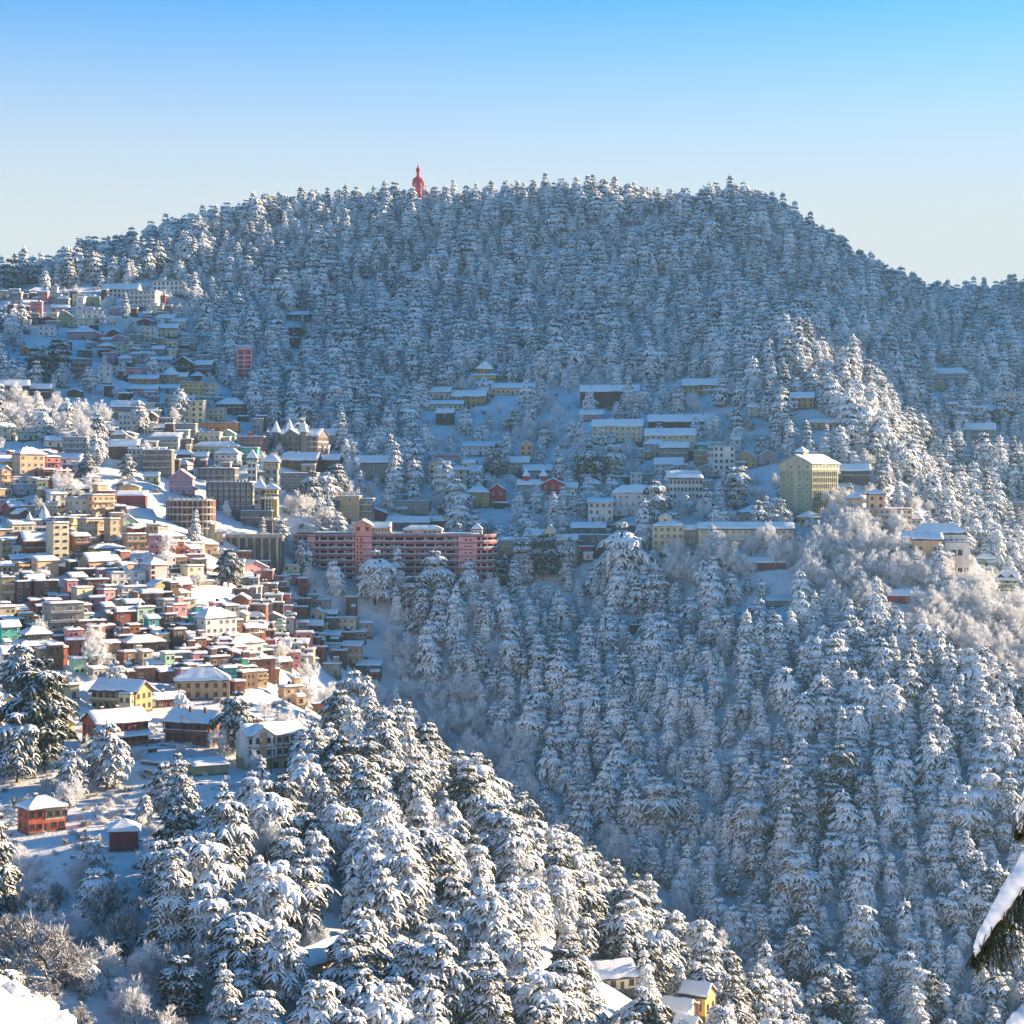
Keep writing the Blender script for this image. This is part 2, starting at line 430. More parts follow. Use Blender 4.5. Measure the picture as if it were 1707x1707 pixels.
def deodar(seed, H=22.0, R=4.6, whorls=13, per=6, sprays=6, form='cone', fringe=2, base=0.14, lump=0.0, droop=0.0, slim=1.0):
    r = np.random.default_rng(seed)
    # trunk, slightly bent
    ts = np.linspace(0, 1, 7)
    bend = r.normal(0, 0.35, 2)
    tp = np.stack([bend[0]*np.sin(ts*2.2), bend[1]*np.sin(ts*2.7), ts*H*0.97 - 1.5*(ts == 0)], 1)
    tr = (0.42*(1-ts) + 0.05) * H / 22
    tv, tf = tubes(tp[None], tr[None], 7)
    ax = lambda t: np.array([bend[0]*np.sin(t*2.2), bend[1]*np.sin(t*2.7), t*H*0.97])
    P, RR = [], []
    FR = []
    lean = r.uniform(0, 2*pi); side_k = r.uniform(0.05, 0.28)
    for w in range(whorls):
        t = base + (1 - base) * (w + r.uniform(-0.3, 0.3)) / (whorls - 0.6)
        t = min(max(t, 0.05), 0.99)
        s = min(1.0, max(0.0, (t - base) / (1 - base)))
        if form == 'cone': env = (1 - s) ** 0.60 * (0.80 + 0.20 * min(1, s * 4)) + 0.05
        elif form == 'round': env = math.sqrt(max(0.02, 1 - s ** 2.3)) * (0.62 + 0.38 * min(1, s * 2.6))
        else: env = math.sqrt(max(0.03, 1 - s ** 4)) * (0.5 + 0.5 * s)     # flat topped
        env *= 1 + lump * math.sin(w * 2.4 + seed)
        n = max(3, int(per * (0.55 + 0.6 * env)))
        a0 = r.uniform(0, 2*pi)
        for b in range(n):
            if r.random() < 0.10: continue
            az = a0 + b * 2*pi / n + r.normal(0, 0.22)
            L = R * env * r.uniform(0.68, 1.15) * (1 + side_k * math.cos(az - lean)) + 0.35
            up = 0.30 if form != 'cone' else 0.16
            up += 0.55 * max(0, s - 0.8) * 5
            dr = r.uniform(0.36, 0.72) + droop
            h = np.array([math.cos(az), math.sin(az), 0]); q = np.array([-math.sin(az), math.cos(az), 0])
            o = ax(t)
            pos = lambda x: o + h*(L*x) + np.array([0, 0, L*(up*x - dr*x*x)])
            xs = np.array([0.12, 0.45, 0.75, 1.0])
            P.append(np.stack([pos(x) for x in xs])); RR.append(np.array([0.2, 0.55, 0.62, 0.10]) * (0.45 + 0.17*L))
            m = max(2, int(sprays * (0.5 + 0.5 * min(1, L / R))))
            for k in range(m):
                x = 0.28 + 0.68 * (k + r.uniform(0, 0.8)) / m
                sg = 1 if k % 2 else -1
                p0 = pos(x)
                sl = L * (0.52 - 0.30*x) * r.uniform(0.75, 1.3) + 0.35
                an = r.uniform(0.55, 1.15)
                dd = h*math.cos(an) + q*math.sin(an)*sg
                dp = r.uniform(0.35, 0.85) + droop
                ys = np.array([0.0, 0.4, 0.75, 1.0])
                pp = p0[None] + dd[None]*(sl*ys)[:, None] + np.stack([0*ys, 0*ys, sl*(0.10*ys - dp*ys*ys)], 1)
                wd = (0.30 + 0.15*sl) * r.uniform(0.6, 1.3) * slim
                P.append(pp); RR.append(np.array([0.7, 1.0, 0.8, 0.10]) * wd)
                for g in range(fringe):
                    y = r.uniform(0.2, 1.0)
                    c = p0 + dd*sl*y + np.array([0, 0, sl*(0.10*y - dp*y*y) - 0.08])
                    tip = c + dd*r.uniform(0.0, 0.35) + q*r.normal(0, 0.25) + np.array([0, 0, -r.uniform(0.4, 0.95)])
                    sd = np.cross(dd, [0, 0, 1]) * r.uniform(0.10, 0.2)
                    FR.append((c - sd, c + sd, tip))
    # leader
    P.append(np.stack([ax(0.93), ax(0.97), ax(1.0) + [0, 0, 0.02*H], ax(1.0) + [0, 0, 0.045*H]])); RR.append(np.array([0.45, 0.4, 0.28, 0.04]))
    P = np.array(P); RR = np.array(RR)
    P[:, 1:3] += r.normal(0, 0.10, P[:, 1:3].shape)
    cv, cf = tubes(P, RR, 5, 0.66)
    nf = len(FR)
    fv = np.array(FR).reshape(-1, 3)
    return (tv, tf), (cv, cf), (fv, nf)

def crown_mesh(name, parts, mat, with_trunk=False):
    (tv, tf), (cv, cf), (fv, nf) = parts
    me = bpy.data.meshes.new(name)
    V = [cv]; quads = [cf]; off = len(cv); mi = [np.zeros(len(cf), int)]
    if with_trunk:
        V.append(tv); quads.append(tf + off); off += len(tv); mi.append(np.ones(len(tf), int))
    V.append(fv)
    V = np.concatenate(V); Q = np.concatenate(quads)
    tri = np.arange(nf * 3).reshape(-1, 3) + off
    loops = np.concatenate([Q.ravel(), tri.ravel()]).astype(np.int32)
    starts = np.concatenate([np.arange(len(Q)) * 4, len(Q) * 4 + np.arange(nf) * 3]).astype(np.int32)
    me.vertices.add(len(V)); me.vertices.foreach_set("co", V.astype(np.float32).ravel())
    me.loops.add(len(loops)); me.loops.foreach_set("vertex_index", loops)
    me.polygons.add(len(starts)); me.polygons.foreach_set("loop_start", starts)
    me.update(calc_edges=True)
    me.materials.append(mat); me.materials.append(M_BARK)
    me.polygons.foreach_set("material_index", np.concatenate(mi + [np.zeros(nf, int)]).astype(np.int32))
    sm = np.ones(len(starts), bool); sm[len(Q):] = False
    me.polygons.foreach_set("use_smooth", sm)
    me.update()
    return me

def trunk_mesh(name, parts):
    (tv, tf), _, _ = parts
    return mesh_from(name, tv, tf, [M_BARK], None, True)

def bare(seed, H=10.0, spread=0.75, levels=4, mat=None, rmin=0.035, per=(5, 5, 5, 4), broom=False):
    """leafless tree: limbs and a haze of twigs"""
    r = np.random.default_rng(seed)
    big, twig, tips = [], [], []
    def grow(p, d, L, rad, lev):
        st = 4 if lev < levels - 1 else 2
        pts = [p]; dd = d.copy()
        for i in range(st - 1):
            dd = dd + r.normal(0, 0.16, 3) + np.array([0, 0, 0.06])
            dd /= np.linalg.norm(dd)
            pts.append(pts[-1] + dd * L / (st - 1))
        pts = np.array(pts)
        rr = np.linspace(rad, max(rad * 0.45, rmin * 0.7), st)
        (big if lev < 2 else twig if lev < levels - 1 else tips).append((pts, rr))
        if lev + 1 >= levels: return
        for k in range(per[lev]):
            x = r.uniform(0.35 if lev else 0.22, 1.0)
            q = pts[0] + (pts[-1] - pts[0]) * x if lev > 1 else pts[min(st - 1, int(x * (st - 1) + 0.5))]
            v = r.normal(0, 1, 3); v -= v.dot(dd) * dd; v /= np.linalg.norm(v) + 1e-6
            a = r.uniform(0.45, 0.95) * spread / 0.75
            nd_ = dd * math.cos(a) + v * math.sin(a); nd_[2] += 0.12; nd_ /= np.linalg.norm(nd_)
            grow(q, nd_, L * r.uniform(0.50, 0.74), max(rad * 0.5, rmin), lev + 1)
    if broom:
        for k in range(7):
            a = r.uniform(0, 2*pi); e = r.uniform(0.5, 1.3)
            grow(np.array([r.normal(0, .1*H), r.normal(0, .1*H), -0.3]), np.array([math.cos(a)*math.cos(e), math.sin(a)*math.cos(e), math.sin(e)]), H*r.uniform(.4, .6), 0.05, 1)
    else:
        grow(np.array([0, 0, -0.8]), np.array([r.normal(0, .08), r.normal(0, .08), 1.0]), H * 0.52, 0.026 * H, 0)
    T = lambda lst, n: tubes(np.array([a for a, _ in lst]), np.array([b for _, b in lst]), n) if lst else (np.zeros((0, 3)), np.zeros((0, 4), int))
    b_, t1, t2 = T(big, 6), T(twig, 3), T(tips, 3)
    return b_, (np.concatenate([t1[0], t2[0]]), np.concatenate([t1[1], t2[1] + len(t1[0])]))

def join_parts(name, lst, mats, midx):
    V, Q, MI = [], [], []; off = 0
    for (v, f), mi in zip(lst, midx):
        V.append(v); Q.append(f + off); off += len(v); MI.append(np.full(len(f), mi))
    return mesh_from(name, np.concatenate(V), np.concatenate(Q), mats, np.concatenate(MI), True)

# prototypes: near ones split into trunk and crown, far ones joined
NEAR = []
SPEC = [(11,'round',21,6.0,11,10,0.2),(12,'round',18,6.2,9,10,0.18),(13,'cone',24,5.8,13,10,0.2),(14,'flat',17,6.6,8,11,0.2),(15,'round',21,6.2,10,10,0.25),(16,'round',17,5.4,9,10,0.15),(17,'flat',15,6.2,7,11,0.1)]
for sd, form, H, R, wh, pe, lu in SPEC:
    p = deodar(sd, H, R, wh, pe, 11, form, 5, 0.12 if form == 'cone' else 0.24, lu, 0.10, 0.82)
    NEAR.append((trunk_mesh("deodar_trunk", p), crown_mesh("deodar_crown", p, M_DEODAR), H))
FAR = []
FSPEC = [(21,'cone',21,4.9,12,9,0.15),(22,'round',18,5.1,9,9,0.25),(23,'round',16,5.3,8,9,0.2),(24,'cone',23,4.8,13,9,0.2),(25,'round',19,5.1,10,9,0.3),(26,'flat',15,5.6,7,9,0.2),(27,'round',17,4.6,9,9,0.3),(28,'round',20,5.4,10,9,0.15)]
for sd, form, H, R, wh, pe, lu in FSPEC:
    p = deodar(sd, H, R, wh, pe, 6, form, 1, 0.08 if form == 'cone' else 0.16, lu, 0.30)
    FAR.append((crown_mesh("far_deodar", p, M_DEODAR_FAR, True), H))
BARE = []
for sd, H, sp, mat in [(31, 11, 0.8, M_FROST), (32, 9, 0.95, M_FROST), (33, 12, 0.7, M_TWIG), (34, 9, 0.9, M_TWIG)]:
    big, tw = bare(sd, H, sp, 5, mat, 0.05, (7, 6, 6, 6, 5))
    BARE.append((mesh_from("bare_trunk", *big, [M_BARK if mat is M_TWIG else M_TWIG], None, True), mesh_from("bare_twigs", *tw, [mat], None, True), H,
                 join_parts("bare_tree_far", [big, tw], [M_TWIG, mat], [0, 1])))
BUSH = []
for sd, mat in [(41, M_FROST), (42, M_TWIG), (43, M_FROST)]:
    big, tw = bare(sd, 2.6, 0.95, 5, mat, 0.04, (4, 5, 5, 6, 4), True)
    BUSH.append(join_parts("bush_far", [big, tw], [mat, mat], [0, 1]))

def instancer(name, pts, rotz, scl, idx, meshes, label, cat):
    """one object of kind stuff: a scatter of meshes that nobody could count"""
    col = bpy.data.collections.new(name + "_sources")
    for k, me in enumerate(meshes):
        o = bpy.data.objects.new(f"{name}_{k:02d}", me)
        col.objects.link(o)
    me = bpy.data.meshes.new(name)
    n = len(pts)
    me.vertices.add(n); me.vertices.foreach_set("co", np.asarray(pts, np.float32).ravel())
    for nm, typ, dat in (("rotz", 'FLOAT', rotz), ("tiltx", 'FLOAT', np.random.default_rng(1).normal(0, .045, n)), ("tilty", 'FLOAT', np.random.default_rng(2).normal(0, .045, n)), ("scl", 'FLOAT', scl), ("pick", 'INT', idx)):
        at = me.attributes.new(nm, typ, 'POINT'); at.data.foreach_set("value", np.asarray(dat, np.int32 if typ == 'INT' else np.float32))
    me.update()
    o = link(name, me)
    ng = bpy.data.node_groups.new(name, 'GeometryNodeTree')
    ng.interface.new_socket("Geometry", in_out='INPUT', socket_type='NodeSocketGeometry')
    ng.interface.new_socket("Geometry", in_out='OUTPUT', socket_type='NodeSocketGeometry')
    gi = ng.nodes.new('NodeGroupInput'); go = ng.nodes.new('NodeGroupOutput')
    iop = ng.nodes.new('GeometryNodeInstanceOnPoints'); ci = ng.nodes.new('GeometryNodeCollectionInfo')
    ci.inputs['Collection'].default_value = col; ci.inputs['Separate Children'].default_value = True; ci.inputs['Reset Children'].default_value = True
    def attr(nm, typ):
        a = ng.nodes.new('GeometryNodeInputNamedAttribute'); a.data_type = typ; a.inputs['Name'].default_value = nm
        return a.outputs[0]
    cx = ng.nodes.new('ShaderNodeCombineXYZ')
    ng.links.new(attr("rotz", 'FLOAT'), cx.inputs[2]); ng.links.new(attr("tiltx", 'FLOAT'), cx.inputs[0]); ng.links.new(attr("tilty", 'FLOAT'), cx.inputs[1])
    ng.links.new(gi.outputs[0], iop.inputs['Points']); ng.links.new(ci.outputs[0], iop.inputs['Instance'])
    iop.inputs['Pick Instance'].default_value = True
    ng.links.new(attr("pick", 'INT'), iop.inputs['Instance Index'])
    ng.links.new(cx.outputs[0], iop.inputs['Rotation']); ng.links.new(attr("scl", 'FLOAT'), iop.inputs['Scale'])
    ng.links.new(iop.outputs[0], go.inputs[0])
    md = o.modifiers.new("scatter", 'NODES'); md.node_group = ng
    tag(o, label, cat, kind="stuff")
    return o
# ------------------------------------------------------------------ buildings: materials
PAL = {  # plaster, brick, timber and sheet colours
 'white': (0.72,0.71,0.68), 'cream': (0.68,0.60,0.42), 'yellow': (0.70,0.50,0.18), 'peach': (0.72,0.46,0.28), 'orange': (0.66,0.26,0.10),
 'vermilion': (0.52,0.13,0.075), 'tan': (0.50,0.36,0.22), 'pink': (0.70,0.36,0.36), 'rose': (0.60,0.26,0.28), 'mauve': (0.42,0.27,0.34), 'lilac': (0.58,0.50,0.62), 'purple': (0.38,0.18,0.42),
 'red': (0.45,0.06,0.06), 'brickred': (0.36,0.12,0.07), 'brick': (0.24,0.11,0.075), 'brown': (0.17,0.11,0.075), 'timber': (0.11,0.08,0.06), 'maroon': (0.22,0.06,0.07),
 'grey': (0.30,0.30,0.29), 'dark': (0.12,0.12,0.12), 'stone': (0.20,0.195,0.19), 'bluegrey': (0.34,0.40,0.45), 'olive': (0.34,0.33,0.20), 'palegreen': (0.46,0.52,0.33),
 'mint': (0.40,0.58,0.45), 'green': (0.10,0.42,0.22), 'turquoise': (0.10,0.50,0.38), 'teal': (0.06,0.36,0.36), 'blue': (0.08,0.28,0.48), 'concrete': (0.33,0.31,0.29), 'ochre': (0.46,0.34,0.16),
}
WORD = {'tan': 'tan', 'brickred': 'red', 'brick': 'brown brick', 'timber': 'dark timber', 'stone': 'grey stone', 'bluegrey': 'blue-grey', 'palegreen': 'pale green', 'mint': 'mint green', 'dark': 'dark grey', 'concrete': 'bare concrete'}
def wallmat(c):
    return m_plain("plaster_" + c, PAL[c], 0.85, 0.22 if c not in ('brick', 'timber', 'brown', 'stone', 'concrete') else 0.35, 0.8)
M_ROOF = m_plain("roof_sheet", (0.13, 0.10, 0.09), 0.6, 0.3, 0.5)
M_ROOFRED = m_plain("roof_sheet_red", (0.28, 0.05, 0.05), 0.5, 0.3, 0.5)
M_ROOFGREEN = m_plain("roof_sheet_green", (0.06, 0.20, 0.12), 0.5, 0.3, 0.5)
M_STONE = m_plain("retaining_stone", (0.17, 0.15, 0.13), 0.9, 0.5, 1.2, False)
M_WFRAME = m_plain("window_paint_white", (0.62, 0.62, 0.60), 0.6, 0.1)
M_BFRAME = m_plain("window_paint_brown", (0.16, 0.08, 0.05), 0.6, 0.2)
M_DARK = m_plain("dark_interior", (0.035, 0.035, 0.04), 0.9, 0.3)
M_METAL = m_plain("grey_metal", (0.25, 0.26, 0.27), 0.45, 0.2, 1.0, True, 0.6)

def window_mesh(name, frame, cross=True):
    b = MB()
    b.add([(-.5, -.035, 0), (.5, -.035, 0), (.5, -.035, 1), (-.5, -.035, 1)], [(0, 1, 2, 3)], 1)
    t = .09
    for x0, x1, z0, z1 in ((-.5, -.5+t, 0, 1), (.5-t, .5, 0, 1), (-.5+t, .5-t, 1-t, 1), (-.56, .56, -.07, .05)):
        b.box(x0, x1, -.10 if z0 >= 0 else -.2, 0.02, z0, z1, 0)
    if cross:
        b.box(-.03, .03, -.08, -.03, .05, 1-t, 0)
    return b.mesh(name, [frame, m_glass()])
WIN = {'white': window_mesh("window_white", M_WFRAME), 'brown': window_mesh("window_brown", M_BFRAME), 'dark': window_mesh("window_dark", M_DARK)}
def door_mesh():
    b = MB()
    b.box(-.5, .5, -.06, .02, 0, 1, 0)
    b.box(-.38, .38, -.09, -.05, .08, .5, 1); b.box(-.38, .38, -.09, -.05, .56, .93, 1)
    return b.mesh("door_leaf", [M_BFRAME, m_plain("door_paint", (0.12, 0.10, 0.09), 0.6, 0.2)])
DOOR = door_mesh()

def snow_patch(mb, a, b, c, d, t, ends=(1, 1), top=0, seed=0):
    """puffy snow lying on the sheet a-b (eave) to d-c (ridge)"""
    a, b, c, d = (np.array(p, float) for p in (a, b, c, d))
    L = np.linalg.norm(b - a)
    n = max(4, min(12, int(L / 1.6)))
    us = np.concatenate([[0, .03], np.linspace(.12, .88, n), [.97, 1]])
    vs_ = np.array([0, .05, .18, .5, .82, .95 if top else .9, 1.0])
    r = np.random.default_rng(seed)
    base = len(mb.v)
    eo = np.clip(r.normal(.02, .05, len(us)), 0, .16); eo = (eo + np.roll(eo, 1))/2
    if r.random() < .25: eo = eo + .10
    for j, v0 in enumerate(vs_):
        for i, u in enumerate(us):
            v = v0
            ve = v + (1-v)*eo[i] if not top else v
            p = (a*(1-u) + b*u)*(1-ve) + (d*(1-u) + c*u)*ve
            e = min(1, v/.05*.8 + (0.06 if v == 0 else 0))
            if top: e *= min(1, (1-v)/.05*.8 + .06)
            if ends[0]: e *= min(1, u/.03*.85 + .06)
            if ends[1]: e *= min(1, (1-u)/.03*.85 + .06)
            out = 0.0
            mb.v.append((p[0], p[1], p[2] + .02 + t*e*(1 + r.uniform(-.22, .22))))
    m = len(us)
    for j in range(len(vs_) - 1):
        for i in range(m - 1):
            mb.f.append([base + j*m + i, base + j*m + i + 1, base + (j+1)*m + i + 1, base + (j+1)*m + i]); mb.m.append(0)

def sheet(mb, pts, th=.14):
    """thin roof sheet: polygon with thickness"""
    n = len(pts)
    v = [tuple(p) for p in pts] + [(p[0], p[1], p[2] - th) for p in pts]
    fs = [tuple(range(n)), tuple(range(2*n-1, n-1, -1))] + [(i, n+i, n+(i+1) % n, (i+1) % n) for i in range(n)]
    mb.add(v, fs)

_seed = [100]
def block(e, x0, x1, y0, y1, z0, z1, color, roof='gable', rh=None, win='white', floors=None, nwin=None, sides=(), snow=.38, roofmat=None,
          over=.55, found=4.0, band=False, balcony=0, door=False, wsize=None, part='wall', litside=True):
    """one volume of a building with its own parts, all children of e"""
    w, d, h = x1-x0, y1-y0, z1-z0
    _seed[0] += 1
    sd = _seed[0]
    wm = wallmat(color) if isinstance(color, str) else color
    if rh is None:
        rh = {'gable': .30*d, 'front': .30*w, 'hip': .24*min(w, d) + .3, 'flat': .4, 'shed': .22*d, 'pyramid': .55*min(w, d), 'spire': 1.6*min(w, d), 'dome': .8*min(w, d), 'none': 0}[roof]
    b = MB()
    b.box(x0, x1, y0, y1, z0, z1)
    if roof == 'gable':
        for x in (x0, x1):
            b.add([(x, y0, z1), (x, y1, z1), (x, (y0+y1)/2, z1+rh)], [(0, 1, 2)])
    if roof == 'front':
        for y in (y0, y1):
            b.add([(x0, y, z1), (x1, y, z1), ((x0+x1)/2, y, z1+rh)], [(0, 1, 2)])
    if roof == 'shed':
        b.add([(x0, y1, z1), (x1, y1, z1), (x1, y1, z1+rh), (x0, y1, z1+rh), (x0, y0, z1), (x1, y0, z1)], [(0, 1, 2, 3), (0, 3, 4), (1, 5, 2)])
    link(part, b.mesh(part, [wm]), e)
    if found:
        b = MB(); b.box(x0-.12, x1+.12, y0-.12, y1+.12, z0-found, z0+.25)
        link("foundation", b.mesh("foundation", [M_STONE]), e)
    R, S = MB(), MB()
    o = over; X0, X1, Y0, Y1 = x0-o, x1+o, y0-o, y1+o
    xm, ym = (x0+x1)/2, (y0+y1)/2
    if roof == 'gable':
        k = rh/(d/2); ze = z1 - k*o + .12; zr = z1 + rh + .12
        for A, B, C, D in (((X0, Y0, ze), (X1, Y0, ze), (X1, ym, zr), (X0, ym, zr)), ((X1, Y1, ze), (X0, Y1, ze), (X0, ym, zr), (X1, ym, zr))):
            sheet(R, (A, B, C, D)); snow_patch(S, A, B, C, D, snow, (1, 1), 0, sd)
    elif roof == 'front':
        k = rh/(w/2); ze = z1 - k*o + .12; zr = z1 + rh + .12
        for A, B, C, D in (((X1, Y0, ze), (X1, Y1, ze), (xm, Y1, zr), (xm, Y0, zr)), ((X0, Y1, ze), (X0, Y0, ze), (xm, Y0, zr), (xm, Y1, zr))):
            sheet(R, (A, B, C, D)); snow_patch(S, A, B, C, D, snow, (1, 1), 0, sd)
    elif roof in ('hip', 'pyramid', 'spire'):
        q = min(w, d)/2 + o if roof == 'hip' else min(X1-X0, Y1-Y0)/2
        ze = z1 + .08; zr = z1 + rh
        if roof != 'hip' or abs((X1-X0) - (Y1-Y0)) < .5:
            r1 = r2 = (xm, ym, zr)
        elif X1-X0 > Y1-Y0:
            r1, r2 = (X0+q, ym, zr), (X1-q, ym, zr)
        else:
            r1, r2 = (xm, Y0+q, zr), (xm, Y1-q, zr)
        c = [(X0, Y0, ze), (X1, Y0, ze), (X1, Y1, ze), (X0, Y1, ze)]
        if X1-X0 >= Y1-Y0:
            pl = [(c[0], c[1], r2, r1), (c[1], c[2], r2, r2), (c[2], c[3], r1, r2), (c[3], c[0], r1, r1)]
        else:
            pl = [(c[0], c[1], r1, r1), (c[1], c[2], r2, r1), (c[2], c[3], r2, r2), (c[3], c[0], r1, r2)]
        for P in pl:
            pts = [P[0], P[1], P[2]] + ([P[3]] if P[3] != P[2] else [])
            sheet(R, pts, .12); snow_patch(S, *P, snow*(.6 if roof == 'spire' else 1), (0, 0), 0, sd)
    elif roof == 'flat':
        R.box(X0+.15, X1-.15, Y0+.15, Y1-.15, z1, z1+.22)
        zt = z1+.22
        snow_patch(S, (X0+.15, Y0+.15, zt), (X1-.15, Y0+.15, zt), (X1-.15, Y1-.15, zt), (X0+.15, Y1-.15, zt), snow, (1, 1), 1, sd)
    elif roof == 'shed':
        k = rh/d; A, B, C, D = (X0, Y0, z1-k*o+.1), (X1, Y0, z1-k*o+.1), (X1, Y1, z1+rh+k*o+.1), (X0, Y1, z1+rh+k*o+.1)
        sheet(R, (A, B, C, D)); snow_patch(S, A, B, C, D, snow, (1, 1), 1, sd)
    elif roof == 'dome':
        rr = min(w, d)/2 + .1
        R.lathe([(rr, z1), (rr*1.04, z1+.15*rh), (rr*.86, z1+.5*rh), (rr*.5, z1+.8*rh), (rr*.12, z1+.97*rh), (.02, z1+1.15*rh)], 12, 0, xm, ym)
        S.lathe([(rr*.98, z1+.34*rh), (rr*.92, z1+.52*rh), (rr*.56, z1+.87*rh), (rr*.1, z1+1.06*rh), (.01, z1+1.1*rh)], 12, 0, xm, ym)
    if roof != 'none':
        ro = link("roof", R.mesh("roof", [roofmat or M_ROOF]), e)
        link("snow_cover", S.mesh("snow_cover", [m_snow()], True), ro)
    fl = floors or max(1, int(round(h/3.1)))
    fh = h/fl
    if win:
        ww, wh = wsize or (min(1.35, w/ max(1, (nwin or 9)) * .62) if nwin else 1.25, min(1.5, fh*.5))
        runs = [((x0, y0), (x1, y0), 0.0, nwin or max(1, min(9, int(w/2.7))))]
        if 'r' in sides: runs.append(((x1, y0), (x1, y1), pi/2, max(1, min(8, int(d/3.0)))))
        if 'l' in sides: runs.append(((x0, y1), (x0, y0), -pi/2, max(1, min(8, int(d/3.0)))))
        rr = np.random.default_rng(sd)
        for (ax, ay), (bx, by), rz, n in runs:
            for f in range(fl):
                for k in range(n):
                    if rr.random() < .06: continue
                    t = (k + .5)/n
                    z = z0 + f*fh + fh*.30
                    if door and f == 0 and rz == 0.0 and k == n//2:
                        link("door", DOOR, e, (ax+(bx-ax)*t, ay+(by-ay)*t - .01, z0 + .05), (0, 0, rz), (1.0, 1, 2.05)); continue
                    off = .012
                    ox, oy = (0, -off) if rz == 0 else ((off, 0) if rz > 0 else (-off, 0))
                    link("window", WIN[win], e, (ax+(bx-ax)*t+ox, ay+(by-ay)*t+oy, z), (0, 0, rz), (ww, 1, wh))
    if band:
        for f in range(1, fl):
            b = MB(); zz = z0 + f*fh
            b.box(x0-.16, x1+.16, y0-.18, y1+.1, zz-.14, zz+.14)
            link("floor_band", b.mesh("floor_band", [wallmat(band) if isinstance(band, str) else M_WFRAME]), e)
    for f in range(1, (fl if balcony else 0) + (1 if balcony == 2 else 0)):
        zz = z0 + f*fh
        if f == fl: break
        b = MB()
        b.box(x0+.1, x1-.1, y0-1.25, y0-.01, zz-.12, zz+.06, 0)
        b.box(x0+.1, x1-.1, y0-1.25, y0-1.17, zz+.06, zz+.85, 1)
        b.box(x0+.1, x1-.1, y0-1.32, y0-1.10, zz+.85, zz+1.0, 2)
        for k in range(max(2, int(w/3))+1):
            xx = x0+.2 + (w-.4)*k/max(2, int(w/3))
            b.box(xx-.07, xx+.07, y0-1.16, y0-1.04, zz+1.0, zz+fh-.12, 1)
        link("balcony", b.mesh("balcony", [M_STONE, wm, m_snow()]), e)
    return fh

def chimney(e, x, y, z, h=1.4, mat=None):
    b = MB()
    b.box(x-.35, x+.35, y-.3, y+.3, z-1.2, z+h, 0); b.box(x-.45, x+.45, y-.4, y+.4, z+h, z+h+.15, 0)
    b.box(x-.42, x+.42, y-.37, y+.37, z+h+.15, z+h+.45, 1)
    link("chimney", b.mesh("chimney", [mat or wallmat('brick'), m_snow()]), e)

# ------------------------------------------------------------------ register of everything that is built
SITES = []      # (u0, u1, vt, vb, base point, yaw, w, d)
BUILDS = []
def site(u0, u1, vt, vb, yaw=0, d=None):
    """where a building stands: its base point on the ground and metres per pixel there"""
    p = cast((u0+u1)/2, vb)
    m = p.y / F
    W_ = (u1-u0)*m
    return p, m, W_, (vb-vt)*m

def footprint(p, yaw, x0, x1, y0, y1):
    SITES.append((p.copy(), yaw, x0, x1, y0, y1))

def cut_terraces():
    """level the ground under every building so that hillside does not run through it"""
    global GZ
    for p, yaw, x0, x1, y0, y1 in SITES:
        c, s = cos(yaw), sin(yaw)
        rad = max(abs(x0), abs(x1)) + max(abs(y0), abs(y1)) + 8
        i0, i1 = int((p.x-rad-GX0)/GS), int((p.x+rad-GX0)/GS)+1
        j0, j1 = int((p.y-rad-GY0)/GS), int((p.y+rad-GY0)/GS)+1
        i0, j0 = max(i0, 0), max(j0, 0)
        dx = GXX[j0:j1, i0:i1] - p.x; dy = GYY[j0:j1, i0:i1] - p.y
        lx = c*dx + s*dy; ly = -s*dx + c*dy
        ins = (lx > x0-3) & (lx < x1+3) & (ly > y0+.5) & (ly < y1+4)
        sub = GZ[j0:j1, i0:i1]
        sub[ins] = np.minimum(sub[ins], p.z - .1)
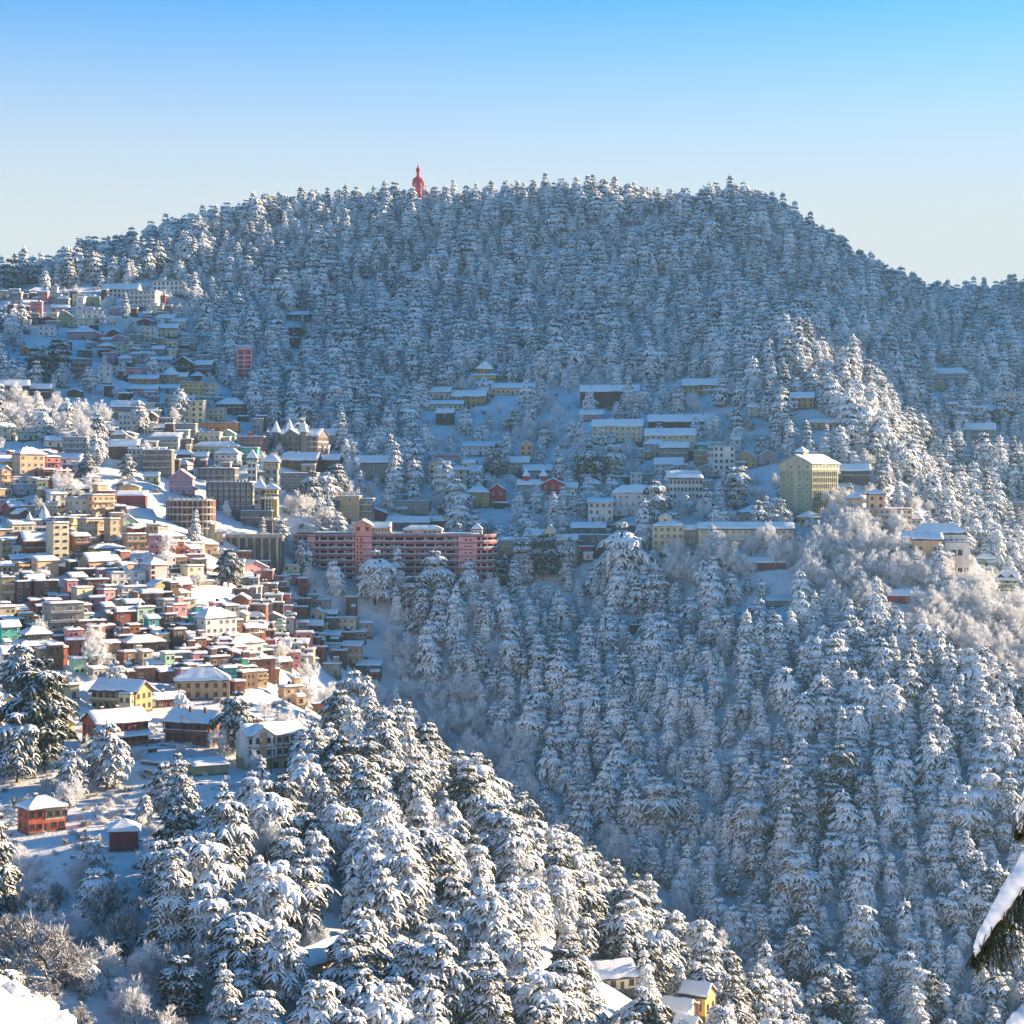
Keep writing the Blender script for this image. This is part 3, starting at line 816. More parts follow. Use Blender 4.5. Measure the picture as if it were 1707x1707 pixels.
# ------------------------------------------------------------------ houses read off the photograph
# left, right, top, bottom edge in the photograph; colour; roof; turn; options (b balconies, n few windows, f floor bands, c chimney, R red roof, G green roof, B brown windows, D dark windows)
ROWS = [
 # shaded upper town on the left
 (0,13,484,499,'peach','flat',20,'',"peach flat-roofed house cut by the left edge below the ridge trees"),
 (48,84,479,496,'cream','hip',20,'',"cream hip-roofed house, topmost of the upper left town"),
 (20,47,489,501,'brown','flat',15,'',None),
 (35,72,499,519,'white','shed',20,'R',"white house with red roof edge near the upper left corner of town"),
 (95,114,494,512,'grey','hip',0,'',None),
 (120,142,490,509,'cream','flat',10,'f',None),
 (142,166,494,509,'olive','flat',5,'',None),
 (166,232,473,496,'white','gable',-8,'D',"long white three-storey building, left of the two below the forest edge"),
 (253,306,468,492,'white','flat',-6,'D',"white block with rows of dark windows right under the forest edge"),
 (213,263,484,517,'white','flat',-14,'bD',"white building of four open balcony floors below the long white block"),
 (263,276,492,516,'maroon','flat',-10,'',None),
 (86,116,508,521,'purple','gable',12,'',"small purple house in the upper left town"),
 (126,172,515,531,'white','flat',8,'f',None),
 (122,157,530,546,'cream','flat',5,'',None),
 (96,124,520,546,'olive','front',10,'',None),
 (30,65,522,541,'dark','flat',8,'b',None),
 (66,94,528,541,'maroon','front',0,'',None),
 (63,92,541,561,'white','flat',5,'f',None),
 (110,160,547,566,'mauve','hip',-6,'',"long mauve hip-roofed house above the open snow patch"),
 (99,119,569,584,'brick','flat',6,'n',None),
 (162,188,572,593,'brickred','hip',-10,'',None),
 (129,151,583,596,'brown','flat',0,'',None),
 (118,151,597,634,'stone','flat',4,'b',None),
 (181,216,514,528,'mauve','flat',0,'f',None),
 (180,200,528,540,'bluegrey','gable',0,'',None),
 (215,245,508,519,'brown','shed',0,'',None),
 (258,291,524,541,'cream','gable',-12,'',None),
 (258,296,541,563,'cream','gable',-8,'R',"cream house with red pediment under a snowy roof beside the forest"),
 (232,260,544,571,'white','flat',-8,'b',None),
 (219,235,556,571,'green','flat',0,'n',"bright green little block among grey houses of the upper town"),
 (225,257,532,546,'maroon','front',-6,'',None),
 (183,214,558,574,'mauve','front',0,'',None),
 (262,297,567,581,'cream','flat',-6,'f',None),
 (296,327,563,584,'bluegrey','flat',-10,'b',None),
 (204,232,575,591,'cream','flat',0,'',None),
 (186,204,571,589,'mint','flat',0,'',None),
 (218,234,587,613,'grey','shed',0,'',None),
 (234,250,587,612,'bluegrey','shed',0,'',None),
 (252,273,578,597,'grey','gable',-4,'',None),
 (275,294,580,598,'palegreen','shed',-4,'f',None),
 (294,313,583,598,'rose','flat',-4,'',None),
 (313,335,586,603,'bluegrey','flat',-8,'f',None),
 (197,220,592,613,'bluegrey','hip',4,'',None),
 (245,286,596,608,'lilac','gable',-4,'',None),
 (289,320,594,624,'timber','front',-6,'b',"dark timber gabled house above the octagonal ochre house"),
 (320,354,601,627,'stone','gable',-12,'b',None),
 (246,289,605,620,'white','front',-4,'R',None),
 (185,207,610,628,'white','flat',0,'',None),
 (207,233,612,627,'pink','flat',0,'n',None),
 (163,186,607,640,'white','flat',10,'f',"tall narrow white house with green windows at the left end of its row"),
 (212,263,626,642,'orange','gable',-4,'',"long orange-red house left of the octagonal ochre house"),
 (211,261,642,662,'pink','gable',0,'',"pink house with a long snowy roof under the orange-red house"),
 (261,298,641,656,'bluegrey','gable',0,'n',None),
 (297,340,636,661,'yellow','flat',-6,'b',"yellow balconied house right of the long pink house"),
 (338,363,639,666,'white','flat',-14,'b',None),
 (285,323,660,676,'brick','gable',-2,'n',None),
 (306,340,667,706,'cream','flat',-4,'D',"cream five-storey block with dark square windows below the yellow house"),
 (338,374,680,702,'cream','flat',-6,'b',None),
 (358,406,664,692,'brown','hip',-8,'bR',"brown house under a big snowy hip roof at the wood's edge"),
 (185,232,668,702,'stone','gable',4,'b',None),
 (242,270,671,690,'grey','flat',0,'b',None),
 (330,396,704,721,'orange','flat',-4,'f',"long flat orange-red building above the cream terrace"),
 (320,367,720,736,'cream','flat',-3,'f',None),
 (366,392,717,736,'mint','front',-3,'',None),
 (245,284,707,723,'maroon','gable',0,'',None),
 (292,326,706,731,'grey','flat',0,'b',None),
 (247,298,722,754,'bluegrey','shed',-3,'b',None),
 (296,319,731,753,'brown','flat',-2,'',None),
 (320,398,736,757,'palegreen','hip',-3,'',"long pale green hip-roofed building with a small pediment"),
 (393,442,727,757,'brickred','flat',-10,'f',"red brick building left of the grey turreted hall"),
 (400,430,746,772,'turquoise','flat',-4,'b',"turquoise balconied house left of the white pinnacle tower"),
 (180,232,734,768,'brown','gable',8,'B',None),
 (198,224,727,741,'cream','front',8,'',None),
 (238,286,749,792,'stone','flat',0,'b',None),
 (284,322,752,772,'dark','hip',0,'',None),
 (320,346,754,777,'grey','gable',0,'',None),
 (355,398,748,777,'white','hip',-8,'b',None),
 (282,321,784,826,'mauve','front',0,'f',"mauve gabled four-storey house above the curved concrete shell"),
 (330,392,780,804,'dark','flat',-3,'f',None),
 (240,264,789,806,'palegreen','gable',0,'',None),
 (190,243,819,842,'maroon','shed',4,'n',"long windowless maroon shed above the snowy bank"),
 (200,232,811,823,'yellow','front',0,'n',None),
 (400,455,852,880,'stone','flat',-4,'bn',None),
 # timber lodge row at the left edge
 (0,50,634,668,'timber','gable',14,'bB',"dark timber lodge with gables at the left edge of the shade"),
 (46,86,640,664,'brown','gable',10,'bB',None),
 (112,136,650,662,'brown','front',0,'n',None),
 (33,52,577,592,'orange','front',10,'n',None),
 # sunlit town
 (0,28,707,736,'cream','gable',28,'',"cream sunlit house at the left edge, highest of the lit houses"),
 (35,67,719,735,'mint','flat',20,'f',"flat mint green house at the upper rim of the sunlit town"),
 (75,106,727,746,'white','gable',10,'',None),
 (103,146,729,762,'bluegrey','flat',6,'b',None),
 (30,79,746,793,'peach','hip',24,'f',"peach three-storey house under a broad snowy hip roof"),
 (0,47,760,785,'yellow','gable',26,'',"yellow gabled house beside the peach hip-roofed house"),
 (0,20,777,825,'peach','front',24,'b',None),
 (20,62,793,810,'white','flat',22,'',None),
 (27,67,808,828,'bluegrey','flat',18,'',None),
 (82,114,818,846,'white','shed',20,'f',None),
 (80,136,757,775,'white','gable',-10,'n',None),
 (112,152,806,833,'brown','hip',18,'',None),
 (118,174,829,862,'cream','flat',18,'f',"cream three-storey house with a maroon band beside the peach stack of balconies"),
 (150,196,824,862,'peach','flat',26,'b',"peach four-storey house of stacked balconies"),
 (113,150,858,875,'lilac','flat',16,'',None),
 (0,40,898,922,'grey','gable',18,'',None),
 (37,103,889,932,'brickred','gable',14,'bB',"long orange-brown three-storey house below the domed temple"),
 (122,152,889,922,'brick','shed',18,'b',None),
 (140,180,863,908,'tan','flat',30,'f',"orange-tan five-storey block right of the tall cream tower"),
 (180,203,864,912,'tan','flat',26,'f',None),
 (200,233,861,888,'mint','front',18,'',"mint green gabled house at the shadow's edge"),
 (50,101,923,944,'yellow','hip',18,'',"low yellow verandah house under a snowy hip roof"),
 (17,60,929,944,'brown','gable',14,'',None),
 (0,22,937,957,'brown','gable',14,'',None),
 (143,206,922,953,'peach','gable',22,'',None),
 (155,211,909,926,'tan','hip',18,'',None),
 (158,202,948,972,'rose','flat',18,'f',None),
 (0,26,960,1004,'tan','flat',14,'b',None),
 (25,54,968,1006,'brick','flat',14,'',"brown brick house with a pale yellow ground floor"),
 (55,99,968,1006,'brick','flat',10,'n',"large almost windowless brown brick house"),
 (98,122,976,998,'white','flat',10,'',None),
 (140,184,966,997,'brick','flat',14,'',"long brown brick house with a row of white windows"),
 (0,17,1004,1024,'yellow','flat',16,'',None),
 (172,192,1006,1034,'bluegrey','shed',14,'',None),
 (208,246,888,917,'tan','flat',16,'b',None),
 (254,312,886,907,'cream','hip',18,'B',"cream bungalow with a wide snowy hip roof at the shadow's edge"),
 (330,367,899,925,'tan','hip',14,'b',None),
 (308,345,923,945,'pink','flat',10,'n',"pink flat house left of the lone snow-laden conifer"),
 (182,248,953,977,'white','flat',18,'f',None),
 (250,293,970,994,'yellow','front',26,'',"small yellow gabled house at the foot of the pale pink tower"),
 (200,250,976,1001,'white','flat',18,'f',"white house with rows of blue-grey windows left of the small yellow house"),
 (288,320,986,1003,'cream','hip',18,'',None),
 (268,333,999,1023,'cream','flat',20,'',"cream house with a green shuttered opening above the brick row"),
 (226,261,1011,1044,'mint','flat',22,'',"pale mint house with an orange side wall"),
 (272,298,1022,1052,'brick','flat',16,'f',"square two-storey brown brick house right of the mint and orange one"),
 (226,261,1049,1064,'brick','flat',14,'',None),
 (208,281,1062,1090,'brown','hip',14,'B',None),
 (318,348,1062,1090,'brickred','flat',16,'',None),
 (336,402,1016,1073,'white','hip',24,'f',"big white house under a spreading hip roof in the thin smoke"),
 (195,225,1058,1078,'brick','flat',10,'n',None),
 (290,320,1052,1068,'teal','flat',12,'n',None),
 (296,330,1080,1096,'brick','flat',12,'',None),
 (345,375,1078,1098,'brick','flat',12,'',None),
 (212,250,1088,1106,'cream','flat',12,'',None),
 (255,305,1094,1112,'brick','shed',14,'',None),
 (310,350,1100,1120,'rose','flat',14,'',None),
 (352,392,1096,1118,'tan','flat',16,'',None),
 (225,262,1112,1136,'brick','flat',10,'',None),
 (262,292,1114,1138,'brick','shed',18,'n',None),
 (398,430,1110,1137,'green','flat',12,'n',"bright green walled house at the edge of the ravine"),
 (388,412,1134,1156,'brick','flat',14,'',None),
 (470,509,1142,1174,'peach','flat',16,'',"peach flat-roofed house alone on the ravine rim"),
 (505,555,1170,1190,'brick','flat',10,'',None),
 (0,48,1078,1146,'white','gable',16,'D',"tall white building at the left edge below the turquoise house"),
 (0,36,1036,1082,'turquoise','gable',18,'',"turquoise green house with a snowy gable roof at the left edge"),
 (78,144,1003,1068,'concrete','flat',14,'b',"grey five-storey apartment block with open balconies behind the frosted tree"),
 (150,178,1098,1118,'white','gable',12,'',None),
 (0,30,1160,1192,'yellow','front',20,'',None),
 (92,128,1196,1226,'yellow','front',22,'n',"yellow gabled house left of the long red house"),
 (112,135,1140,1166,'cream','flat',14,'',None),
 (255,312,1160,1180,'maroon','gable',16,'',None),
 (205,262,1168,1182,'mint','shed',14,'n',None),
 # hollow between the spur and the car park
 (398,453,936,968,'pink','front',18,'',"pink gabled house left of the great pink car park"),
 (392,420,962,982,'palegreen','flat',12,'',None),
 (412,450,972,990,'brick','flat',8,'',None),
 (452,478,970,992,'brick','flat',6,'b',None),
 (390,414,983,994,'brick','flat',8,'n',None),
 (445,470,992,1012,'orange','flat',4,'',"salmon house with a blue awning, topmost in the hollow"),
 (438,488,1008,1028,'rose','flat',4,'b',None),
 (484,512,1010,1030,'brick','flat',2,'',None),
 (515,541,1017,1037,'cream','front',-8,'',"little cream gabled house at the head of the ravine"),
 (541,562,1022,1036,'brown','gable',-6,'n',None),
 (434,476,1023,1048,'grey','front',6,'',"grey house with a white-edged gable in the hollow"),
 (446,474,1043,1058,'mint','flat',4,'',None),
 (484,537,1038,1054,'brown','gable',0,'n',None),
 (558,594,1030,1054,'cream','flat',-10,'',None),
 (534,566,1053,1074,'brown','shed',-4,'',None),
 (566,592,1054,1074,'brick','flat',-6,'n',None),
 (538,567,1072,1090,'white','flat',-4,'',None),
 (566,602,1072,1108,'tan','shed',-10,'f',"tall off-white house at the end of the row above the snow slope"),
 (402,436,1000,1014,'stone','flat',6,'n',None),
 (380,446,1060,1094,'white','hip',20,'',"off-white house with a broad snowy roof below the white hip-roofed one"),
 (440,480,1056,1072,'bluegrey','flat',4,'b',None),
 (474,512,1068,1086,'brown','shed',0,'n',None),
 (538,567,1106,1128,'grey','flat',-2,'',None),
 (594,634,1103,1130,'dark','shed',-4,'n',None),
 (430,466,1100,1118,'bluegrey','gable',6,'n',None),
 # middle town and hotels
 (566,600,826,872,'tan','flat',-6,'n',"tan block with tall dark openings above the pink car park"),
 (598,622,832,880,'concrete','flat',-8,'b',None),
 (606,644,848,868,'maroon','front',-6,'n',None),
 (642,716,862,884,'stone','gable',-6,'bB',"long grey house with a snowy roof just behind the car park"),
 (714,744,862,882,'maroon','gable',-6,'B',None),
 (652,716,834,858,'grey','flat',-4,'',None),
 (466,530,756,786,'brown','gable',-10,'B',None),
 (524,566,760,790,'brown','gable',-14,'B',None),
 (466,528,788,822,'grey','flat',-4,'',None),
 (490,560,716,742,'grey','gable',-6,'n',None),
 (512,548,742,764,'grey','gable',-8,'n',None),
 (590,650,760,800,'grey','gable',-4,'n',None),
 (476,526,518,536,'dark','hip',-4,'',None),
 (476,502,545,562,'timber','flat',-4,'n',None),
 (476,500,562,580,'timber','flat',-4,'n',None),
 (770,832,736,760,'white','shed',-2,'f',"long white two-storey building with two window rows above the hotel sign"),
 (866,888,735,770,'peach','front',-4,'B',"narrow peach three-storey gabled house among the conifers"),
 (840,882,762,790,'bluegrey','gable',-4,'b',None),
 (872,920,776,800,'bluegrey','gable',-4,'b',None),
 (776,816,812,846,'ochre','hip',-6,'',None),
 (815,842,808,843,'red','front',-4,'',"red gabled house, left of the red pair with white roof turrets"),
 (712,772,668,684,'cream','gable',-4,'',None),
 (726,756,682,708,'timber','gable',-6,'n',None),
 (752,810,652,676,'ochre','gable',-6,'B',None),
 (712,752,646,666,'cream','gable',-6,'',None),
 (818,892,640,660,'cream','gable',-4,'B',None),
 (966,1066,642,680,'timber','gable',-6,'cB',"long dark timber building under the forest with chimneys on its roof"),
 (966,1006,684,702,'mauve','gable',-4,'',None),
 (1080,1192,692,720,'timber','gable',-4,'cB',"long dark building with three roof chimneys above the cream hotels"),
 (985,1072,700,738,'cream','gable',-8,'',"left of the two cream hotels with gabled ends"),
 (1074,1160,716,754,'cream','gable',-6,'',"right of the two cream hotels with gabled ends"),
 (1136,1202,632,660,'ochre','gable',-10,'B',"ochre house half hidden under the conifers above the hotels"),
 (1246,1272,674,696,'cream','gable',-10,'',None),
 (1316,1358,656,682,'ochre','gable',-12,'B',"ochre house standing high on the nose of the hill"),
 (1340,1400,698,716,'tan','hip',-8,'B',None),
 (1072,1110,734,764,'bluegrey','hip',-6,'',None),
 (1100,1148,738,770,'grey','gable',-6,'b',None),
 (1156,1190,750,782,'olive','flat',-8,'bn',None),
 (1160,1206,736,752,'green','shed',-6,'n',None),
 (1090,1140,764,790,'white','gable',-6,'',None),
 (1156,1200,774,802,'grey','front',-10,'',None),
 (1212,1240,784,808,'olive','flat',-10,'',None),
 (1226,1262,752,780,'tan','front',-8,'B',None),
 (1264,1296,752,776,'grey','front',-6,'',None),
 (1388,1452,776,806,'dark','gable',-8,'bB',"dark timber house with a snowy gable behind the peach hotel"),
 (980,1022,832,872,'white','shed',-4,'fB',"white house with black timber frame lines left of the broad white hotel"),
 (1018,1092,810,860,'white','hip',-6,'',"broad white hotel with a snowy hip roof and blank lower wall"),
 (952,1010,872,892,'stone','gable',-4,'n',None),
 (960,1040,892,914,'stone','flat',-4,'n',None),
 (940,990,912,935,'maroon','flat',-6,'n',None),
 (1240,1310,935,952,'maroon','gable',-4,'n',None),
 (1480,1520,985,1006,'red','gable',-8,'',"red walled house buried among the frosted trees on the sunlit shoulder"),
 (1150,1172,1008,1022,'bluegrey','gable',0,'n',None),
 (1280,1326,998,1012,'grey','shed',0,'n',None),
 (1052,1076,1040,1056,'brown','flat',0,'n',None),
 # far right valley side
 (1534,1616,614,640,'bluegrey','hip',-14,'b',"blue-grey house in the shaded valley wood on the right"),
 (1552,1580,634,652,'tan','front',-10,'n',None),
 (1644,1707,652,686,'white','flat',-16,'b',"long white hotel at the right edge in the shaded wood"),
 (1624,1690,676,702,'timber','hip',-12,'n',None),
 (1606,1660,706,742,'grey','gable',-14,'f',"grey two-storey house below the long white hotel on the right"),
 (1668,1707,838,860,'grey','flat',-12,'b',None),
 (1628,1660,924,946,'palegreen','hip',-8,'G',None),
 # houses in the near wood
 (290,384,1116,1166,'tan','hip',8,'B',"tan bungalow with a broad faceted snowy hip roof"),
 (320,384,1272,1292,'olive','shed',10,'n',"low olive shed with a flat snowy roof below the terraced garden"),
]
LANDMARKS = [  # name, u, v
 ("the great pink car park",655,935),("the red lattice tower",407,607),("the green high-rise hotel",1325,808),("the grey turreted hall",495,735),
 ("the peach hotel",1470,850),("the white timber-framed house",460,1240),("the long red house",205,1208),("the turquoise house",18,1060),
 ("the grey apartment block",110,1035),("the domed white temple",85,870),("the pale pink tower",265,955),("the yellow lift tower",446,850),
 ("the white pinnacle tower",420,785),("the octagonal ochre house",281,626),("the hotel sign",738,755),("the red gabled pair",900,815),
 ("the golden pagoda",805,620),("the cream gabled hotels",1070,720),("the white hip-roofed house",370,1045),("the grey six-storey hotel",382,830),
 ("the curved concrete shell",312,855),("the lone snowy conifer",380,945),("the bright green house",228,563),("the long maroon shed",216,830),("the tall cream tower",100,905),
 ("the peach balconied stack",173,842),("the brown hip-roofed lodge",382,678),("the long orange building",363,712),
]
# ------------------------------------------------------------------ generic houses from the list
OCC = []     # boxes in the photograph and distance of each building, so that trees leave them in view
def place(name, u0, u1, vt, vb, yaw, depth=None, reg=True):
    p, m, w, h = site(u0, u1, vt, vb)
    y = radians(yaw)
    if reg: OCC.append((u0, u1, vt, vb, p.y))
    return p, m, w, h, y

PLAN = []
def plan_rows():
    for row in ROWS:
        u0, u1, vt, vb, col, roof, yaw, opt, lab = row
        if yaw >= 10 and vb > 690 + .55*u0: yaw = yaw*1.25 + 14
        p, m, W_, H_, y = place("house", u0, u1, vt, vb, yaw)
        d = max(4.5, min(10.0, .58*W_, 1.1*H_ + 2))
        w = max(3.5, (W_ - d*abs(sin(y))*.8)/cos(y))
        fy = 0.0
        footprint(p, y, -w/2, w/2, 0, d)
        PLAN.append((row, p, y, w, d, H_))
plan_rows()

# extra little houses that fill the dense quarters between those
FILL = []
def poly_in(u, v, poly):
    c = False; j = len(poly)-1
    for i in range(len(poly)):
        a, b = poly[i], poly[j]
        if (a[1] > v) != (b[1] > v) and u < (b[0]-a[0])*(v-a[1])/(b[1]-a[1]) + a[0]: c = not c
        j = i
    return c
QUARTERS = [
 ([(8,500),(120,490),(270,515),(320,560),(350,640),(330,650),(160,600),(130,560),(20,560)], ['grey','bluegrey','cream','mauve','brick','white','brown','maroon'], 12, 0.9),
 ([(200,690),(400,690),(440,730),(400,800),(250,790),(180,770)], ['grey','bluegrey','brown','cream','stone','palegreen'], 6, 1.0),
 ([(0,790),(120,780),(230,870),(330,930),(330,1010),(250,1040),(120,1000),(0,1010)], ['tan','brick','cream','peach','white','yellow','rose','grey'], 16, 1.0),
 ([(180,1010),(330,1020),(420,1060),(480,1120),(420,1160),(200,1130)], ['brick','brick','brown','brickred','cream','tan','teal','rose'], 30, 0.75),
 ([(390,960),(480,960),(620,1040),(600,1110),(480,1110),(400,1040)], ['brick','brown','grey','bluegrey','rose','cream'], 12, 0.8),
 ([(860,770),(960,750),(1100,760),(1180,780),(1060,880),(980,890),(880,840)], ['grey','white','bluegrey','olive','cream'], 4, 1.0),
]
def plan_fill():
    r = np.random.default_rng(5)
    taken = [(p.x, p.y, max(w, d)*.5) for _, p, _, w, d, _ in PLAN]
    for qi, (poly, cols, n, sz) in enumerate(QUARTERS):
        us = [a for a, _ in poly]; vs2 = [b for _, b in poly]
        k = tries = 0
        while k < n and tries < n*60:
            tries += 1
            u, v = r.uniform(min(us), max(us)), r.uniform(min(vs2), max(vs2))
            if not poly_in(u, v, poly): continue
            p = cast(u, v)
            w = r.uniform(5.5, 10.5)*sz; d = r.uniform(4.2, 6)*sz; h = r.choice([3.4, 5.6, 6.4, 8.6])*(.85 if sz < .9 else 1)
            if any((p.x-a)**2 + ((p.y+d/2)-b)**2 < (rr + .40*w)**2 for a, b, rr in taken): continue
            taken.append((p.x, p.y + d/2, max(w, d)*.5))
            lit = qi in (2, 3)
            yaw = r.normal(36, 9) if lit else r.normal(-3, 8)
            col = cols[r.integers(len(cols))]
            roof = ['flat', 'flat', 'shed', 'gable', 'hip', 'front'][r.integers(6)] if qi != 3 else ['flat', 'flat', 'shed', 'flat', 'gable'][r.integers(5)]
            m = p.y/F
            row = (u-w/2/m, u+w/2/m, v-h/m, v, col, roof, yaw, ['', '', 'f', 'b', 'n'][r.integers(5)], None)
            y = radians(yaw)
            footprint(p, y, -w/2, w/2, 0, d)
            PLAN.append((row, p, y, w, d, h))
            k += 1
plan_fill()

# landmarks with shapes of their own: their sites are fixed here, their shapes further down
HERO = {}
def hero(key, u0, u1, vt, vb, yaw, d, w=None):
    p, m, W_, H_, y = place(key, u0, u1, vt, vb, yaw)
    w = w or W_
    HERO[key] = (p, m, w, H_, y, d)
    footprint(p, y, -w/2, w/2, 0, d)
hero('carpark', 483, 828, 868, 984, -2, 22)
hero('lattice', 395, 420, 577, 640, 0, 8)
hero('greenhotel', 1275, 1378, 760, 858, -37, 27, 17)
hero('turrets', 455, 535, 702, 764, -14, 16)
hero('peachhotel', 1412, 1520, 815, 888, -4, 14)
hero('lift', 422, 470, 796, 884, 0, 10)
hero('pinnacle', 411, 428, 752, 822, 0, 5)
hero('sixstorey', 344, 420, 806, 854, -6, 14)
hero('shell', 272, 352, 832, 882, 0, 14)
hero('octagon', 262, 300, 610, 642, -4, 9)
hero('pagoda', 782, 832, 598, 640, -6, 12)
hero('willow', 712, 800, 756, 812, -16, 14)
hero('redpair', 858, 962, 796, 838, -4, 12)
hero('whitehall', 1095, 1192, 784, 846, 12, 14)
hero('tallblue', 1188, 1226, 744, 796, 14, 12)
hero('banner', 832, 962, 872, 946, -4, 12)
hero('lowcream', 1206, 1320, 842, 872, -6, 14)
hero('pavilion', 1324, 1372, 848, 880, -10, 12)
hero('school', 1165, 1322, 872, 914, -5, 12)
hero('schoolend', 1088, 1168, 858, 922, -3, 12)
hero('peachwhite', 1478, 1618, 874, 944, -6, 16)
hero('palegreenhouse', 1646, 1698, 938, 1002, -8, 10)
hero('temple', 48, 118, 842, 892, 36, 12)
hero('creamtower', 88, 116, 872, 940, 38, 8)
hero('pinktower', 246, 284, 934, 978, 42, 8)
hero('oliveTower', 339, 372, 866, 902, 10, 7)
hero('pagodahouse', 28, 108, 1040, 1098, 34, 12)
hero('gallery', 128, 250, 1122, 1188, -24, 11)
hero('redhouse', 148, 262, 1174, 1242, 40, 10)
hero('brownhouse', 256, 368, 1186, 1240, -22, 10)
hero('timberhouse', 408, 512, 1200, 1282, 30, 10)
hero('redcottage', 34, 124, 1330, 1388, 36, 9)
hero('darkred', 180, 232, 1372, 1422, 10, 8)
hero('stationhouse', 424, 562, 1588, 1652, -30, 10)
hero('woodhouse', 994, 1066, 1598, 1652, 20, 10)
hero('yellowcottages', 1092, 1180, 1644, 1712, -28, 9)
hero('statue', 686, 708, 280, 352, -20, 8)
OCC.pop()      # the wood closes in round the foot of the statue
cut_terraces()

_tv = np.stack([GXX.ravel(), GYY.ravel(), GZ.ravel()], 1)
_i, _j = np.meshgrid(np.arange(len(gx) - 1), np.arange(len(gy) - 1))
_b = (_j * len(gx) + _i).ravel()
_tf = np.stack([_b, _b + 1, _b + 1 + len(gx), _b + len(gx)], 1)
terrain = link("hillside_ground", mesh_from("hillside_ground", _tv, _tf, [m_ground()], None, True))
tag(terrain, "snow covered hillsides with ravines under the town and woods", kind="structure")

STW = {1: 'one-storey', 2: 'two-storey', 3: 'three-storey', 4: 'four-storey', 5: 'five-storey', 6: 'six-storey'}
RFW = {'gable': 'snowy gabled roof', 'front': 'snowy front gable', 'hip': 'snowy hip roof', 'flat': 'flat snowy roof', 'shed': 'sloping snowy roof'}
ORD = ['nearest', 'second nearest', 'third nearest', 'fourth nearest', 'fifth nearest', 'sixth nearest', 'seventh nearest', 'eighth nearest', 'ninth nearest']
AUTO = {}
def auto_label(row, st):
    u, v = (row[0]+row[1])/2, (row[2]+row[3])/2
    L = min(LANDMARKS, key=lambda l: (l[1]-u)**2 + (l[2]-v)**2)
    du, dv = u-L[1], v-L[2]
    if abs(du) > 1.2*abs(dv): rel = 'right of' if du > 0 else 'left of'
    else: rel = 'below' if dv > 0 else 'above'
    return (WORD.get(row[4], row[4]), STW[min(6, st)], RFW[row[5]], rel, L[0]), math.hypot(du, dv)

def tank(e, x, y, z, dark):
    b = MB(); b.cyl(x, y, .62, z-.4, z+1.1, 9, 0); b.cyl(x, y, .5, z+1.1, z+1.3, 9, 0, .5); b.cyl(x, y, .58, z+1.16, z+1.5, 9, 1, .5)
    link("water_tank", b.mesh("water_tank", [M_DARK if dark else wallmat('white'), m_snow()]), e)

def build_rows():
    todo = []
    for (row, p, y, w, d, H_) in PLAN:
        u0, u1, vt, vb, col, roof, yaw, opt, lab = row
        e = link("house", None, None, p, (0, 0, y))
        e.empty_display_size = 2
        rf = {'gable': min(.38*H_, .34*d), 'front': min(.36*H_, .34*w), 'hip': min(.38*H_, .32*min(w, d)+.5), 'flat': .5, 'shed': min(.3*H_, .25*d)}[roof]
        wh = max(2.6, H_ - rf - .3)
        st = max(1, int(round(wh/3.1)))
        win = None if 'n' in opt and H_ < 4 else ('brown' if 'B' in opt else 'dark' if 'D' in opt else 'white')
        nw = None if 'n' not in opt else 1
        sides = 'r' if y < -.12 else ('l' if y > .12 else '')
        if d < 6 or 'n' in opt or w*p.y < 4000: sides = sides if w > 9 else ''
        block(e, -w/2, w/2, 0, d, 0, wh, col, roof, rf, win, st, nw, sides, .5,
              M_ROOFRED if 'R' in opt else M_ROOFGREEN if 'G' in opt else None, .6, 5.0, 'f' in opt, 1 if 'b' in opt else 0, H_ < 14)
        if 'c' in opt:
            for k in (-.3, 0.05, .33): chimney(e, k*w, d/2, wh+rf)
        rr = np.random.default_rng(int(u0*7 + vb*13) & 0xffff)
        if roof == 'flat' and w > 4.5:
            for k in range(int(rr.integers(0, 3))):
                tank(e, rr.uniform(-.38, .38)*w, rr.uniform(.3, .8)*d, wh + .55, rr.random() < .7)
            if rr.random() < .35:
                x = rr.uniform(-.3, .2)*w
                block(e, x, x+2.4, d*.45, d*.45+2.4, wh+.22, wh+2.5, col, 'flat', .3, None, 1, None, (), .35, None, .2, 0, part='stair_head')
        elif roof in ('gable', 'hip') and rr.random() < .45 and 'c' not in opt:
            chimney(e, rr.uniform(-.3, .3)*w, d*.5, wh+rf*.9, rr.uniform(.7, 1.3))
        if rr.random() < .45 and wh > 3.6 and 'b' not in opt:
            sgn = 1 if rr.random() < .5 else -1
            aw = w*rr.uniform(.28, .45); ax0 = -w/2+.1 if sgn < 0 else w/2-.1-aw
            block(e, ax0, ax0+aw, -rr.uniform(1.4, 2.6), -.02, -.5, min(wh*.62, 2.6), ['tan', 'brown', 'grey', 'white', 'brick', col][int(rr.integers(6))], 'shed', .7, 'brown' if aw > 2.4 else None, 1, 1, (), .4, None, .3, 4, part='lean_to')
        todo.append((e, row, st, lab))
        e["category"] = "house"
    g = {}
    for e, row, st, lab in todo:
        if lab: e["label"] = lab; continue
        key, dist = auto_label(row, st)
        g.setdefault(key, []).append((dist, e))
    for (c, s, r_, rel, L), lst in g.items():
        lst.sort(key=lambda t: t[0])
        for k, (_, e) in enumerate(lst):
            if len(lst) == 1:
                e["label"] = f"{c} {s} house, {r_}, {rel} {L}"
            else:
                e["label"] = f"{ORD[min(k, 8)]} {c} {s} house, {r_}, {rel} {L}"
    for e, row, st, lab in todo:
        u, v = (row[0]+row[1])/2, (row[2]+row[3])/2
        e["group"] = ("houses of the sunlit town" if u < 470 and v > 700 + .75*u else "houses of the shaded upper town" if u < 470 else "houses in the hollow" if u < 650 and v > 960 else "houses and hotels on the wooded hill")
build_rows()
